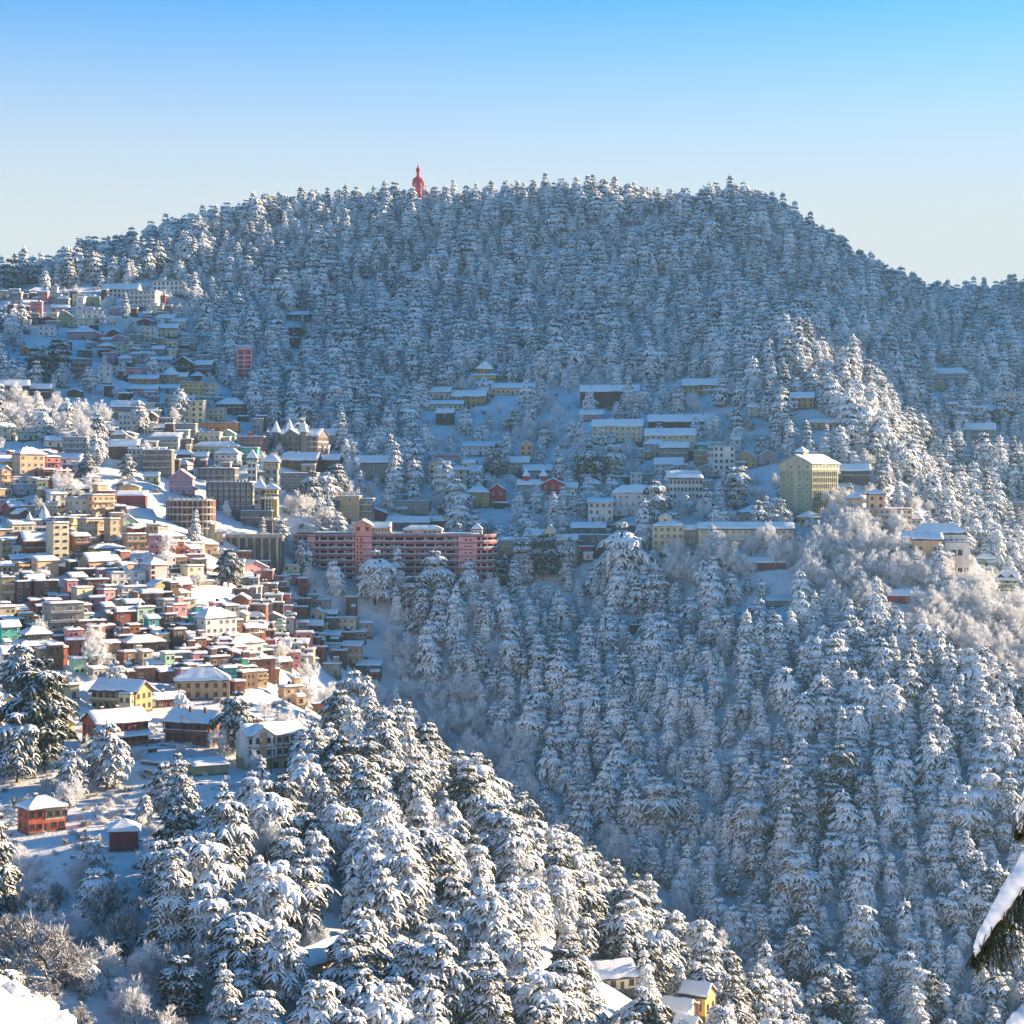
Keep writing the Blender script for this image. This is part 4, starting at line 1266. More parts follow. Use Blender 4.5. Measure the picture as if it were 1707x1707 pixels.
# ------------------------------------------------------------------ landmarks
def hbase(key, name, label, cat, group=None):
    p, m, w, H, y, d = HERO[key]
    e = link(name, None, None, p, (0, 0, y)); e.empty_display_size = 3
    tag(e, label, cat, group)
    return e, m, w, H, d
def part(e, name, b, mats, smooth=False):
    return link(name, b.mesh(name, mats), e) if not smooth else link(name, b.mesh(name, mats, True), e)

def snowcap(parent, x0, x1, y0, y1, z, t=.4, seed=1):
    b = MB(); snow_patch(b, (x0, y0, z), (x1, y0, z), (x1, y1, z), (x0, y1, z), t, (1, 1), 1, seed)
    link("snow_cover", b.mesh("snow_cover", [m_snow()], True), parent)

# ---- the great pink car park
def carpark():
    e, m, w, H, d = hbase('carpark', "car_park", "great pink multi-deck car park with dark open floors across the middle", "car park")
    X = lambda u: (u - 655.5)*m
    Z = lambda v: (984 - v)*m
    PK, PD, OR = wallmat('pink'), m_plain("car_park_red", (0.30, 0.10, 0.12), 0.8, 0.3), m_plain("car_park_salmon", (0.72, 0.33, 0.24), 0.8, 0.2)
    CON = wallmat('concrete')
    fr = [(483, 9), (490, 4.5), (500, 1.6), (512, .2), (525, 0), (592, 0), (620, 0), (762, 0), (795, .2), (806, 1.2), (816, 3.6), (824, 7), (828, 11)]
    fr = [(X(u), y) for u, y in fr]
    lev = np.linspace(970, 894, 8)
    back = [(X(826), 20), (X(485), 20)]
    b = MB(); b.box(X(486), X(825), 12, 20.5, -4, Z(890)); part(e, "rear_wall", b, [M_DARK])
    b = MB(); b.prism([(x, y-.1) for x, y in fr] + back, -9, Z(971), 0); part(e, "basement", b, [PK])
    b = MB(); b.box(X(500), X(640), -.8, 3, -16, -.3); part(e, "retaining_wall", b, [M_STONE])
    for k, v in enumerate(lev):
        z = Z(v)
        b = MB()
        b.prism(fr + back, z-.28, z+.12, 0)
        for (xa, ya), (xb, yb) in zip(fr[:-1], fr[1:]):
            L = math.hypot(xb-xa, yb-ya); nx, ny = (yb-ya)/L, -(xb-xa)/L
            q = [(xa+nx*.25, ya+ny*.25), (xb+nx*.25, yb+ny*.25), (xb, yb), (xa, ya)]
            b.prism(q, z-.62, z+.30, 1)
            b.prism(q, z+.30, z+.95, 2)
            if k < 7: b.prism(q, z+.95, z+1.1, 3)
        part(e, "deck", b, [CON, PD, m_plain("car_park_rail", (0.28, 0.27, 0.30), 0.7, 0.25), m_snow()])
    for u in list(np.linspace(532, 588, 5)) + list(np.linspace(640, 760, 8)) + [486, 494, 503, 802, 812, 821]:
        x = X(u); yy = float(np.interp(x, [f[0] for f in fr], [f[1] for f in fr])) + .35
        b = MB(); b.box(x-.35, x+.35, yy, yy+.7, -1, Z(895)); part(e, "column", b, [PK])
    for u0, u1, top, mt in ((512, 525, 892, PK), (592, 606, 886, OR), (606, 620, 886, PK), (764, 795, 893, PK)):
        b = MB(); b.box(X(u0), X(u1), -.75 if u0 != 606 else -.55, 6, -1.5, Z(top), 0)
        for v in lev:
            b.box(X(u0)-.08, X(u1)+.08, -.95 if u0 != 606 else -.75, -.5, Z(v)-.35, Z(v)+.1, 1)
        part(e, "stair_tower", b, [mt, PD])
    for v in lev[:-1]:
        for u in (596, 602): link("window", WIN['dark'], e, (X(u), -.78, Z(v)+.9), None, (.8, 1, 1.0))
        for u in (777, 785): link("window", WIN['dark'], e, (X(u), -.78, Z(v)+1.0), None, (1.2, 1, .7))
    # gabled head of the lift tower
    block(e, X(590), X(620), -1.2, 9, Z(888), Z(876), OR, 'front', 2.2, 'dark', 1, 2, (), .5, None, .7, 0)
    block(e, X(620), X(650), .5, 9, Z(890), Z(880), 'peach', 'gable', 2.0, 'white', 1, 6, (), .5, None, .5, 0)
    block(e, X(672), X(736), 2, 9, Z(893), Z(884), 'peach', 'hip', 1.8, 'brown', 1, 8, (), .45, None, .5, 0)
    block(e, X(785), X(803), 4, 9, Z(893), Z(884), 'white', 'pyramid', 2.8, 'white', 1, 3, (), .4, None, .5, 0)
    block(e, X(518), X(585), 3, 9, Z(894), Z(890), 'grey', 'flat', .3, None, 1, None, (), .5, None, .3, 0)
    ro = e
    snowcap(ro, X(625), X(800), .4, 12, Z(894)+1.0, .4, 3)
    return e
carpark()

# ---- cars on the decks of the car park
def car_mesh(name, col):
    b = MB()
    prof = [(-2.1, .35), (-2.15, .8), (-1.4, .95), (-.9, 1.4), (.7, 1.45), (1.3, 1.0), (2.05, .85), (2.1, .35)]
    n = len(prof)
    v = [(x, -.8, z) for x, z in prof] + [(x, .8, z) for x, z in prof]
    b.add(v, [tuple(range(n)), tuple(range(2*n-1, n-1, -1))] + [(i, n+i, n+(i+1) % n, (i+1) % n) for i in range(n)], 0)
    b.box(-1.0, .85, -.82, .82, 1.0, 1.34, 1)
    b.box(-1.0, .8, -.75, .75, 1.45, 1.68, 2); b.box(1.2, 2.0, -.7, .7, .95, 1.12, 2); b.box(-2.1, -1.45, -.7, .7, .92, 1.1, 2)
    for x in (-1.3, 1.3):
        for y in (-.78, .78): b.cyl(x, y, .02, 0, .05, 6, 3)
    return b.mesh(name, [m_plain("car_paint_" + name, col, .35, .1), m_glass(), m_snow(), M_DARK])
def wheel_mesh():
    b = MB()
    ring = [(.33*cos(2*pi*i/10), .33*sin(2*pi*i/10)) for i in range(10)]
    v = [(x, -.1, z+.33) for x, z in ring] + [(x, .1, z+.33) for x, z in ring]
    b.add(v, [tuple(range(9, -1, -1)), tuple(range(10, 20))] + [(i, (i+1) % 10, 10+(i+1) % 10, 10+i) for i in range(10)], 0)
    return b.mesh("wheel", [M_DARK])
CARS = [car_mesh("white", (.6, .6, .6)), car_mesh("silver", (.4, .42, .44)), car_mesh("red", (.35, .04, .03)), car_mesh("blue", (.05, .1, .25))]
WHEEL = wheel_mesh()
def parked_cars():
    p, m, w, H, y, d = HERO['carpark']
    lev = np.linspace(970, 894, 8)
    r = np.random.default_rng(3)
    M4 = Matrix.Translation(p) @ Matrix.Rotation(y, 4, 'Z')
    floors = ['bottom', 'second', 'third', 'fourth', 'fifth', 'sixth', 'seventh']
    names = ['white', 'silver', 'red', 'blue']
    cnt = {}
    for k in (3, 4, 5, 6):
        us = [630 + 11.4*i for i in range(12)] + [536 + 11*i for i in range(5)]
        for u in us:
            if r.random() < .62: continue
            c = int(r.choice(4, p=[.5, .3, .1, .1]))
            q = M4 @ Vector(((u - 655.5)*m, 1.9, (984-lev[k])*m + .12))
            e = link("parked_car", None, None, q, (0, 0, y + r.normal(0, .05)))
            link("body", CARS[c], e)
            for x in (-1.3, 1.3):
                for yy in (-.76, .76): link("wheel", WHEEL, e, (x, yy, 0))
            side = 'left' if u < 600 else 'right'
            key = (names[c], k, side); cnt[key] = cnt.get(key, 0) + 1
            o = ['first', 'second', 'third', 'fourth', 'fifth', 'sixth', 'seventh', 'eighth'][min(7, cnt[key]-1)]
            tag(e, f"{o} snow-topped {names[c]} car on the {floors[k]} deck, {side} of the salmon stair tower", "car", "cars parked in the pink car park")
parked_cars()

# ---- red lattice tower
def lattice():
    e, m, w, H, d = hbase('lattice', "tower_block", "narrow red tower framed by white ribs standing among trees", "tower")
    w *= .95; Z = lambda v: (640-v)*m
    b = MB(); b.box(-w/2, w/2, 0, 7, -3, Z(581)); part(e, "wall", b, [m_plain("tower_red", (.66, .07, .08), .6, .15)])
    WH = M_WFRAME
    for x in (-w/2, 0, w/2):
        b = MB(); b.box(x-.22, x+.22, -.3, .3, -3, Z(580)); part(e, "rib", b, [WH])
    for v in (582, 593, 601, 608, 615, 622, 630):
        b = MB(); b.box(-w/2-.2, w/2+.2, -.36, 7.1, Z(v)-.16, Z(v)+.16, 0); b.box(-w/2, w/2, -.4, .2, Z(v)+.16, Z(v)+.3, 1)
        part(e, "floor_band", b, [WH, m_snow()])
    for v in (592, 600, 607, 614, 621, 629):
        for x in (-.28, .28): link("window", WIN['dark'], e, (x*w, -.012, Z(v)+.6), None, (1.0, 1, 1.0))
    block(e, -w/2-.1, w/2+.1, -.1, 7, Z(581), Z(580), WH, 'hip', 1.6, None, 1, None, (), .5, M_ROOFRED, .5, 0, part='parapet')
lattice()

# ---- green high-rise hotel
def greenhotel():
    e, m, w, H, d = hbase('greenhotel', "hotel", "tall pale green gabled hotel tower on the ridge above frosted trees", "hotel")
    G = m_plain("hotel_green", (0.29, 0.34, 0.23), 0.8, 0.2); G2 = m_plain("hotel_rib", (0.42, 0.43, 0.31), 0.8, 0.2)
    h = 21.0
    block(e, -w/2, w/2, 0, d, 0, h, G, 'none', 0, 'white', 7, 4, (), .5, None, .5, 6)
    block(e, -w/2-.6, w/2+.6, -.6, d+.4, h, h+3.2, G2, 'front', 4.2, 'white', 1, 4, 'r', .55, M_ROOFGREEN, .8, 0, part='top_storey')
    for k in range(13):
        yy = d*(k+.3)/13
        b = MB(); b.box(w/2, w/2+.35, yy-.16, yy+.16, 0, h); part(e, "rib", b, [G2])
    for f in range(7):
        b = MB(); b.box(w/2, w/2+.2, 0, d, f*3+2.4, f*3+2.7); part(e, "floor_band", b, [G2])
        for k in range(12):
            link("window", WIN['dark'], e, (w/2+.02, d*(k+.8)/13, f*3+.5), (0, 0, pi/2), (1.3, 1, 1.8))
    b = MB(); b.box(-1.1, 1.1, -.3, .05, 0, h); part(e, "pilaster", b, [G2])
    block(e, -2, 2, 4, 8, h+5, h+8.6, 'palegreen', 'pyramid', 2.6, None, 1, None, (), .45, M_ROOFGREEN, .7, 0, part='roof_lantern')
greenhotel()

# ---- grey turreted hall
def turrets():
    e, m, w, H, d = hbase('turrets', "turreted_hall", "grey stone hall with pointed snowy corner turrets below the forest", "hall")
    w = w*.92
    block(e, -w/2, w/2, 0, d, 0, 11, 'stone', 'gable', 3.6, 'brown', 4, 6, 'r', .5, None, .5, 6, True)
    block(e, -w/2+3.5, -w/2+13, -1.2, 6, 0, 11.2, 'stone', 'front', 3.2, 'brown', 4, 3, (), .5, None, .5, 4, part='gabled_bay')
    for x, y, hh in ((-w/2, 0, 13), (-w/2+15.5, -.5, 13), (-w/2+4, 9, 14)):
        b = MB(); b.cyl(x, y, 2.1, -3, hh, 8); part(e, "turret", b, [wallmat('stone')])
        b = MB(); b.cyl(x, y, 2.6, hh, hh+5.6, 8, 0, .03); t = part(e, "spire", b, [M_ROOF])
        b = MB(); b.cyl(x, y, 2.75, hh+.15, hh+6.2, 8, 0, .03); link("snow_cover", b.mesh("snow_cover", [m_snow()]), t)
    b = MB()
    for k in range(8):
        a0, a1 = pi*k/8, pi*(k+1)/8
        b.bar((-w/2+9+7*cos(a0), -3, -3+6*sin(a0)), (-w/2+9+7*cos(a1), -3, -3+6*sin(a1)), .55, 0, 6)
    part(e, "entrance_arch", b, [m_snow()])
turrets()

# ---- peach hotel
def peachhotel():
    e, m, w, H, d = hbase('peachhotel', "hotel", "peach hotel with square hip-roofed tower on the sunlit ridge", "hotel")
    X = lambda u: (u-1466)*m; Z = lambda v: (888-v)*m
    block(e, X(1438), X(1520), 0, 13, 0, Z(850), 'peach', 'flat', .4, 'white', 4, 9, 'r', .5, None, .5, 6, True)
    for u in (1456, 1496):
        b = MB(); b.box(X(u)-1.0, X(u)+1.0, -.5, .2, 0, Z(851)); part(e, "pilaster", b, [wallmat('ochre')])
    for f in range(1, 4):
        b = MB(); b.box(X(1460), X(1519), -.8, .1, f*Z(850)/4-.1, f*Z(850)/4+.7); part(e, "balcony", b, [M_WFRAME])
    block(e, X(1448), X(1476), 2, 9, Z(850), Z(826), 'peach', 'hip', 2.2, 'brown', 2, 2, (), .5, None, 1.0, 0, part='tower')
    block(e, X(1413), X(1438), 1, 8, 0, Z(832), 'peach', 'hip', 2.2, None, 3, None, (), .5, None, .9, 5, part='tower')
    block(e, X(1520), X(1536), 3, 10, 0, Z(866), 'bluegrey', 'gable', 1.6, 'white', 2, 2, (), .5, None, .5, 5, part='annexe')
peachhotel()

# ---- yellow lift tower and white pinnacle tower
def lift():
    e, m, w, H, d = hbase('lift', "lift_tower", "yellow and grey lift tower with glazed shaft and tent-shaped roof", "tower")
    X = lambda u: (u-446)*m; Z = lambda v: (884-v)*m
    block(e, X(436), X(462), 0, 7, -2, Z(832), 'ochre', 'none', 0, None, 1, None, (), .4, None, .4, 4)
    b = MB(); b.box(X(443), X(453), -1.2, .2, -2, Z(834)); part(e, "glazed_shaft", b, [M_WFRAME])
    for k in range(8):
        for x in (445.5, 450.5): link("window", WIN['dark'], e, (X(x), -1.22, k*1.75), None, (.9, 1, 1.4))
    for v in (833, 868):
        b = MB(); b.cyl(X(448), 1, 4.4, Z(v)-.3, Z(v)+.5, 14, 0); b.cyl(X(448), 1, 4.3, Z(v)+.5, Z(v)+.75, 14, 1); part(e, "gallery", b, [wallmat('cream'), m_snow()])
    block(e, X(424), X(440), 0, 6, -2, Z(816), 'grey', 'spire', 4.6, 'dark', 5, 2, (), .5, None, .8, 4, part='shaft')
    block(e, X(438), X(462), 0, 6, Z(826), Z(818), 'yellow', 'hip', 2.4, 'brown', 1, 4, (), .5, None, .9, 0, part='machine_room')
lift()
def pinnacle():
    e, m, w, H, d = hbase('pinnacle', "pinnacle_tower", "slim white tower with a pointed snowy cap beside the turreted hall", "tower")
    Z = lambda v: (822-v)*m
    block(e, -2.0, 2.0, 0, 4, -4, Z(772), 'white', 'none', 0, 'dark', 6, 2, (), .4, None, .4, 5)
    block(e, -2.5, 2.5, -.5, 4.5, Z(772), Z(767), 'white', 'spire', 4.8, 'white', 1, 3, (), .6, None, .5, 0, part='lantern')
    # its lower twin behind
    block(e, 6.5, 12.5, -1, 4, -2, Z(782), 'grey', 'none', 0, 'dark', 4, 2, (), .4, None, .4, 5, part='stair_shaft')
    block(e, 6, 13, -1.5, 4.5, Z(782), Z(772), 'ochre', 'pyramid', 4.2, 'white', 1, 4, (), .55, None, .7, 0, part='lantern')
pinnacle()

def sixstorey():
    e, m, w, H, d = hbase('sixstorey', "hotel", "grey-green six-storey hotel with regular window bays and flat snowy roof", "hotel")
    block(e, -w/2, w/2, 0, 12, 0, 13, 'stone', 'flat', .4, 'white', 5, 8, 'r', .5, None, .5, 5, True)
    for k in range(9):
        x = -w/2 + w*k/8
        b = MB(); b.box(x-.3, x+.3, -.45, .05, 0, 13); part(e, "pilaster", b, [wallmat('dark')])
    b = MB()
    for k in range(12):
        b.box(-w/2+.5+k*w/12.5, -w/2+1.6+k*w/12.5, .2, .5, 13.6, 14.6)
    part(e, "parapet", b, [wallmat('grey')])
sixstorey()

def shell():
    e, m, w, H, d = hbase('shell', "unfinished_building", "curved unfinished concrete building of open floors", "building")
    arc = [(w*.5*math.sin(a), 7 - 7*math.cos(a)*1.0) for a in np.linspace(-1.35, 1.35, 13)]
    bk = [(w*.5, 13), (-w*.5, 13)]
    for k in range(5):
        z = k*3.1
        b = MB(); b.prism([(x, y) for x, y in arc] + bk, z-.25, z+.25, 0); b.prism([(x*1.002, y-.05) for x, y in arc] + [(w*.4, 4), (-w*.4, 4)], z+.25, z+.42, 1)
        part(e, "floor_slab", b, [wallmat('concrete'), m_snow()])
    b = MB(); b.prism([(x*.93, y+1.6) for x, y in arc] + bk, -4, 12, 0); part(e, "wall", b, [wallmat('brick')])
    for x, y in arc[::1]:
        b = MB(); b.box(x*.985-.25, x*.985+.25, y+.2, y+.7, -4, 14.2); part(e, "column", b, [wallmat('concrete')])
    snowcap(e, -w*.42, w*.42, 3, 12, 12.66, .5, 5)
shell()

def octagon():
    e, m, w, H, d = hbase('octagon', "house", "octagonal ochre house with a pointed snowy cone roof", "house")
    b = MB(); b.cyl(0, 5, 5.2, -4, 5.4, 8); part(e, "wall", b, [wallmat('ochre')])
    b = MB(); b.cyl(0, 5, 6.2, 5.4, 9.6, 8, 0, .04); r_ = part(e, "roof", b, [M_ROOF])
    b = MB(); b.cyl(0, 5, 6.25, 5.52, 10.2, 8, 0, .04); link("snow_cover", b.mesh("snow_cover", [m_snow()]), r_)
    for k in range(8):
        a = -pi/2 + (k-3.5)*pi/4
        if abs(k-3.5) > 2: continue
        r0 = 5.2*cos(pi/8)+.02
        for z in (.6, 3.4): link("window", WIN['white'], e, (r0*cos(a), 5+r0*sin(a), z), (0, 0, a+pi/2), (2.2, 1, 1.4))
    block(e, 4, 9.5, 3, 9, 0, 4.6, 'ochre', 'gable', 2, 'white', 2, 2, (), .5, None, .5, 4, part='wing')
octagon()

def pagoda():
    e, m, w, H, d = hbase('pagoda', "pavilion", "golden pavilion with tiered snowy pagoda roof among conifers", "pavilion")
    block(e, -7, 7, 0, 9, 0, 4.6, 'yellow', 'hip', 2.2, 'brown', 1, 8, (), .5, None, 1.0, 4)
    block(e, -4, 4, 2, 7, 5.6, 8.4, 'yellow', 'pyramid', 5, 'brown', 1, 4, (), .55, None, 1.3, 0, part='upper_storey')
    block(e, -12, 6, -7, -1, -4, -.6, 'ochre', 'gable', 1.6, 'brown', 1, 9, (), .5, None, .6, 4, part='wing')
    block(e, -28, -10, -10, -5, -5.2, -2.4, 'yellow', 'gable', 1.5, 'brown', 1, 9, (), .5, None, .6, 4, part='wing')
pagoda()

def sign_text(e, txt, x, y, z, size, mat):
    cu = bpy.data.curves.new("lettering", 'FONT'); cu.body = txt; cu.size = size; cu.align_x = 'CENTER'; cu.extrude = .04
    tmp = bpy.data.objects.new("tmp", cu)
    me = bpy.data.meshes.new_from_object(tmp)
    bpy.data.objects.remove(tmp)
    me.materials.append(mat)
    return link("lettering", me, e, (x, y, z), (pi/2, 0, 0))

def willow():
    e, m, w, H, d = hbase('willow', "hotel", "cream hotel with a red and white name board on its roof", "hotel")
    block(e, -w/2, -2, 0, 10, 0, 11.5, 'cream', 'front', 2.6, 'brown', 4, 3, 'r', .5, None, .7, 6, False, 1)
    block(e, -2, w/2, .8, 10, 0, 8.6, 'cream', 'gable', 1.8, 'brown', 3, 4, 'r', .5, M_ROOF, .8, 6, part='wing')
    block(e, w/2-10, w/2-4, 4, 10, 8.6, 12.0, 'cream', 'gable', 1.4, 'brown', 1, 2, (), .5, M_ROOFRED, .6, 0, part='penthouse')
    b = MB(); x0, x1 = -w/2+2.5, -w/2+15.5
    b.box(x0, x1, 3.6, 3.8, 14.0, 16.1)
    bo = part(e, "name_board", b, [m_plain("sign_red", (.25, .03, .05), .5, .1)])
    for x in (x0+.5, (x0+x1)/2, x1-.5):
        b = MB(); b.box(x-.08, x+.08, 3.8, 3.95, 11, 14.6); part(e, "sign_post", b, [M_METAL])
    sign_text(e, "HOTEL WILLOW BANKS", (x0+x1)/2, 3.56, 14.45, 1.25, M_WFRAME)
willow()

def redpair():
    e, m, w, H, d = hbase('redpair', "red_gabled_hall", "white hall with a red gabled end and white-capped red roof turrets", "hall")
    X = lambda u: (u-910)*m
    block(e, X(862), X(904), 1.5, 9, 0, 8.6, 'bluegrey', 'gable', 2.4, 'white', 3, 8, (), .5, None, .6, 5)
    block(e, X(904), X(940), 0, 9, 0, 9.2, 'red', 'front', 2.6, 'white', 3, 3, (), .5, M_ROOFRED, .8, 5, part='gabled_bay')
    block(e, X(940), X(962), 2, 9, -2, 7.6, 'cream', 'gable', 2, 'white', 3, 3, (), .5, None, .6, 5, part='wing')
    for u in (876, 905):
        b = MB(); x = X(u); b.box(x-1.4, x+1.4, 4, 6.8, 9, 13.2); part(e, "roof_turret", b, [wallmat('red')])
        b = MB(); b.cyl(x, 5.4, 2.2, 13.2, 17, 4, 0, .03); part(e, "turret_cap", b, [m_snow()])
    for u in (922, 930, 936): chimney(e, X(u), 5, 11.6, 1.2, wallmat('red'))
    b = MB(); b.box(X(902), X(942), -1.6, -.1, -2.5, .2, 0); b.box(X(902), X(942), -1.6, -.1, .2, .55, 1); part(e, "terrace", b, [wallmat('white'), m_snow()])
redpair()

def whitehall():
    e, m, w, H, d = hbase('whitehall', "hotel", "white four-storey hotel with a sunlit snowy ridge and red wing", "hotel")
    X = lambda u: (u-1143)*m
    block(e, X(1114), X(1172), 0, 10, 0, 14, 'white', 'gable', 3.4, 'dark', 4, 9, 'l', .55, None, .7, 6, False)
    block(e, X(1172), X(1192), .6, 9, 0, 12.6, 'bluegrey', 'flat', .4, 'white', 4, 3, (), .5, None, .4, 6, part='glazed_wing')
    block(e, X(1094), X(1114), 1, 8, 0, 10, 'white', 'shed', 1.0, 'brown', 3, 3, (), .5, M_ROOFRED, .6, 6, part='wing')
    b = MB(); b.box(X(1094)-.2, X(1114)+.1, .75, .95, 7.6, 9.6); part(e, "red_band", b, [wallmat('red')])
    chimney(e, X(1118), 5, 17.2)
whitehall()
def tallblue():
    e, m, w, H, d = hbase('tallblue', "apartment_block", "tall blue-white apartment block above the white hotel", "apartment block")
    block(e, -w/2, w/2, 0, 9, 0, 15.5, 'white', 'flat', .4, 'dark', 5, 4, 'l', .5, None, .4, 6, True)
    block(e, -w/2+1, w/2-4, 2, 8, 15.8, 17, 'grey', 'flat', .3, None, 1, None, (), .4, None, .2, 0, part='penthouse')
tallblue()

def banner():
    e, m, w, H, d = hbase('banner', "hotel", "cream hotel with long verandahs over a dark red ground floor", "hotel")
    X = lambda u: (u-897)*m; Z = lambda v: (946-v)*m
    block(e, X(834), X(888), 0, 9, Z(926), Z(902), 'cream', 'shed', 1.2, 'white', 2, 9, (), .5, None, .7, 0, True, 1)
    block(e, X(834), X(888), -.4, 9, -2, Z(926), 'maroon', 'none', 0, 'white', 2, 8, (), .5, None, .3, 5, part='lower_storey')
    block(e, X(888), X(908), -.6, 9, -2, Z(893), 'cream', 'gable', 2.2, 'dark', 4, 3, (), .5, None, .7, 5, part='stair_tower')
    block(e, X(908), X(926), -1, 8, -2, Z(886), 'cream', 'front', 2.4, 'dark', 5, 2, (), .5, None, .6, 5, part='stair_tower')
    block(e, X(926), X(962), 1, 8, -2, Z(900), 'olive', 'gable', 2, 'white', 3, 5, (), .5, None, .6, 5, part='wing')
    f = MB(); x = X(868)
    f.add([(x-1.6, -1.5, Z(937)), (x+1.4, -1.6, Z(938)), (x+1.7, -1.5, Z(927)), (x-1.4, -1.45, Z(926)), (x-1.6, -1.42, Z(937)), (x+1.4, -1.52, Z(938)), (x+1.7, -1.42, Z(927)), (x-1.4, -1.37, Z(926))],
          [(0, 1, 2, 3), (7, 6, 5, 4), (0, 4, 5, 1), (1, 5, 6, 2), (2, 6, 7, 3), (3, 7, 4, 0)])
    M4 = e.matrix_basis
    o = link("banner", f.mesh("banner", [m_plain("banner_yellow", (.75, .42, .02), .8, .1)]), None, e.location, e.rotation_euler)
    tag(o, "small bright yellow banner hanging on the dark red wall", "banner")
banner()

def row_right():
    e, m, w, H, d = hbase('lowcream', "school_hall", "low cream hall under a long snowy hip roof before the green hotel", "hall")
    block(e, -w*.28, w/2, 0, 12, 0, 4.4, 'cream', 'hip', 3.2, 'brown', 1, 9, (), .55, None, .9, 6)
    block(e, -w/2, -w*.28, 2, 10, 0, 4.0, 'grey', 'shed', 1.0, 'brown', 1, 2, (), .5, None, .6, 6, part='annexe')
    e, m, w, H, d = hbase('pavilion', "pavilion", "round cream pavilion with a shallow snowy cone roof", "pavilion")
    b = MB(); b.cyl(0, 6, 5.6, -1, 4.6, 12); part(e, "wall", b, [wallmat('cream')])
    b = MB(); b.cyl(0, 6, 7.0, 4.6, 7.0, 12, 0, .05); r_ = part(e, "roof", b, [M_ROOF])
    b = MB(); b.cyl(0, 6, 7.05, 4.72, 7.6, 12, 0, .05); link("snow_cover", b.mesh("snow_cover", [m_snow()]), r_)
    b = MB(); b.cyl(0, 6, 6.3, 1.0, 2.0, 12); part(e, "balcony", b, [wallmat('ochre')])
    for k in range(7):
        a = -pi/2 + (k-3)*pi/6*.95
        link("window", WIN['brown'], e, (5.62*cos(a), 6+5.62*sin(a), 2.2), (0, 0, a+pi/2), (1.8, 1, 1.5))
    b = MB()
    for k in range(5): b.cyl(-4+2*k, 2.2, .25, -6, 1)
    part(e, "stilts", b, [wallmat('concrete')])
    e, m, w, H, d = hbase('school', "school", "long white three-storey school with rows of windows on the ridge", "school")
    block(e, -w/2, w/2, 0, 10, 0, 8.4, 'cream', 'gable', 2.6, 'white', 3, 15, (), .5, None, .7, 7, True)
    b = MB(); b.box(-w/2+1, w/2-3, -1.3, -.05, 3.6, 4.6); part(e, "balcony", b, [M_WFRAME])
    e, m, w, H, d = hbase('schoolend', "school_wing", "cream five-storey wing at the left end of the long white school", "school")
    block(e, -w/2, w*.15, 0, 10, 0, 12.2, 'cream', 'hip', 2.4, 'brown', 4, 5, 'r', .5, None, .6, 7)
    block(e, w*.15, w/2, 2, 9, 0, 10.5, 'grey', 'gable', 1.8, 'white', 3, 4, (), .5, None, .5, 7, part='glazed_link')
    block(e, -w/2+3, -w/2+9, 4, 9, 13.2, 16, 'cream', 'front', 1.8, 'dark', 1, 1, (), .5, None, .5, 0, part='roof_room')
    e, m, w, H, d = hbase('peachwhite', "town_hall", "orange-fronted hall before a white wing with big dark windows", "hall")
    X = lambda u: (u-1548)*m; Z = lambda v: (944-v)*m
    block(e, X(1522), X(1570), -2, 7, -2, Z(901), 'peach', 'gable', 2.6, 'dark', 2, 2, (), .55, None, .6, 6)
    block(e, X(1566), X(1588), -4, 4, -7, Z(926), 'peach', 'shed', .8, None, 1, None, (), .5, None, .4, 5, part='porch')
    block(e, X(1498), X(1522), 0, 8, 0, Z(898), 'white', 'gable', 2.2, 'dark', 2, 3, (), .5, None, .6, 6, part='wing')
    block(e, X(1526), X(1612), 7, 16, -2, Z(893), 'white', 'hip', 4.6, 'dark', 3, 9, (), .55, None, .9, 6, part='rear_wing')
    block(e, X(1576), X(1616), 3.5, 8, -6, Z(906), 'white', 'flat', .4, 'dark', 2, 4, 'r', .5, None, .4, 6, wsize=(2.0, 2.4), part='side_wing')
    e, m, w, H, d = hbase('palegreenhouse', "house", "pale green-yellow house with dormers and square turret at the right edge", "house")
    block(e, -w/2, w/2, 0, 9, 0, 9.6, 'palegreen', 'gable', 3.2, 'brown', 4, 4, (), .5, None, .7, 6, True, 1)
    block(e, -w/2-.6, -w/2+4.4, 2, 7, 8, 14.6, 'palegreen', 'pyramid', 1.2, 'dark', 2, 1, (), .5, None, .8, 0, part='turret')
    for x in (-1, 4): block(e, x-1.4, x+1.4, .8, 4, 9.8, 11.2, 'brown', 'front', 1.4, 'white', 1, 1, (), .4, None, .4, 0, part='dormer')
row_right()

def temple():
    e, m, w, H, d = hbase('temple', "temple", "lilac-white temple with a white onion-shaped snowy spire", "temple")
    X = lambda u: (u-83)*m; Z = lambda v: (892-v)*m
    block(e, X(50), X(92), 1, 9, 0, Z(868), 'lilac', 'flat', .4, 'dark', 2, 4, (), .5, None, .6, 5, False, 1)
    block(e, X(88), X(118), 0, 8, 0, Z(864), 'lilac', 'flat', .4, 'dark', 2, 3, (), .5, None, .6, 5, part='side_hall')
    b = MB(); x = X(80)
    b.lathe([(2.4, Z(868)), (2.5, Z(864)), (2.2, Z(858)), (1.5, Z(852)), (.7, Z(847)), (.25, Z(844)), (.02, Z(840))], 12, 0, x, 4)
    part(e, "spire", b, [m_plain("whitewash", (.75, .75, .76), .7, .1)], True)
    b = MB(); x2 = X(52)
    b.lathe([(1.3, Z(868)), (1.35, Z(865)), (1.0, Z(860)), (.4, Z(856)), (.02, Z(852))], 10, 0, x2, 3)
    part(e, "small_spire", b, [m_plain("whitewash", (.75, .75, .76), .7, .1)], True)
temple()
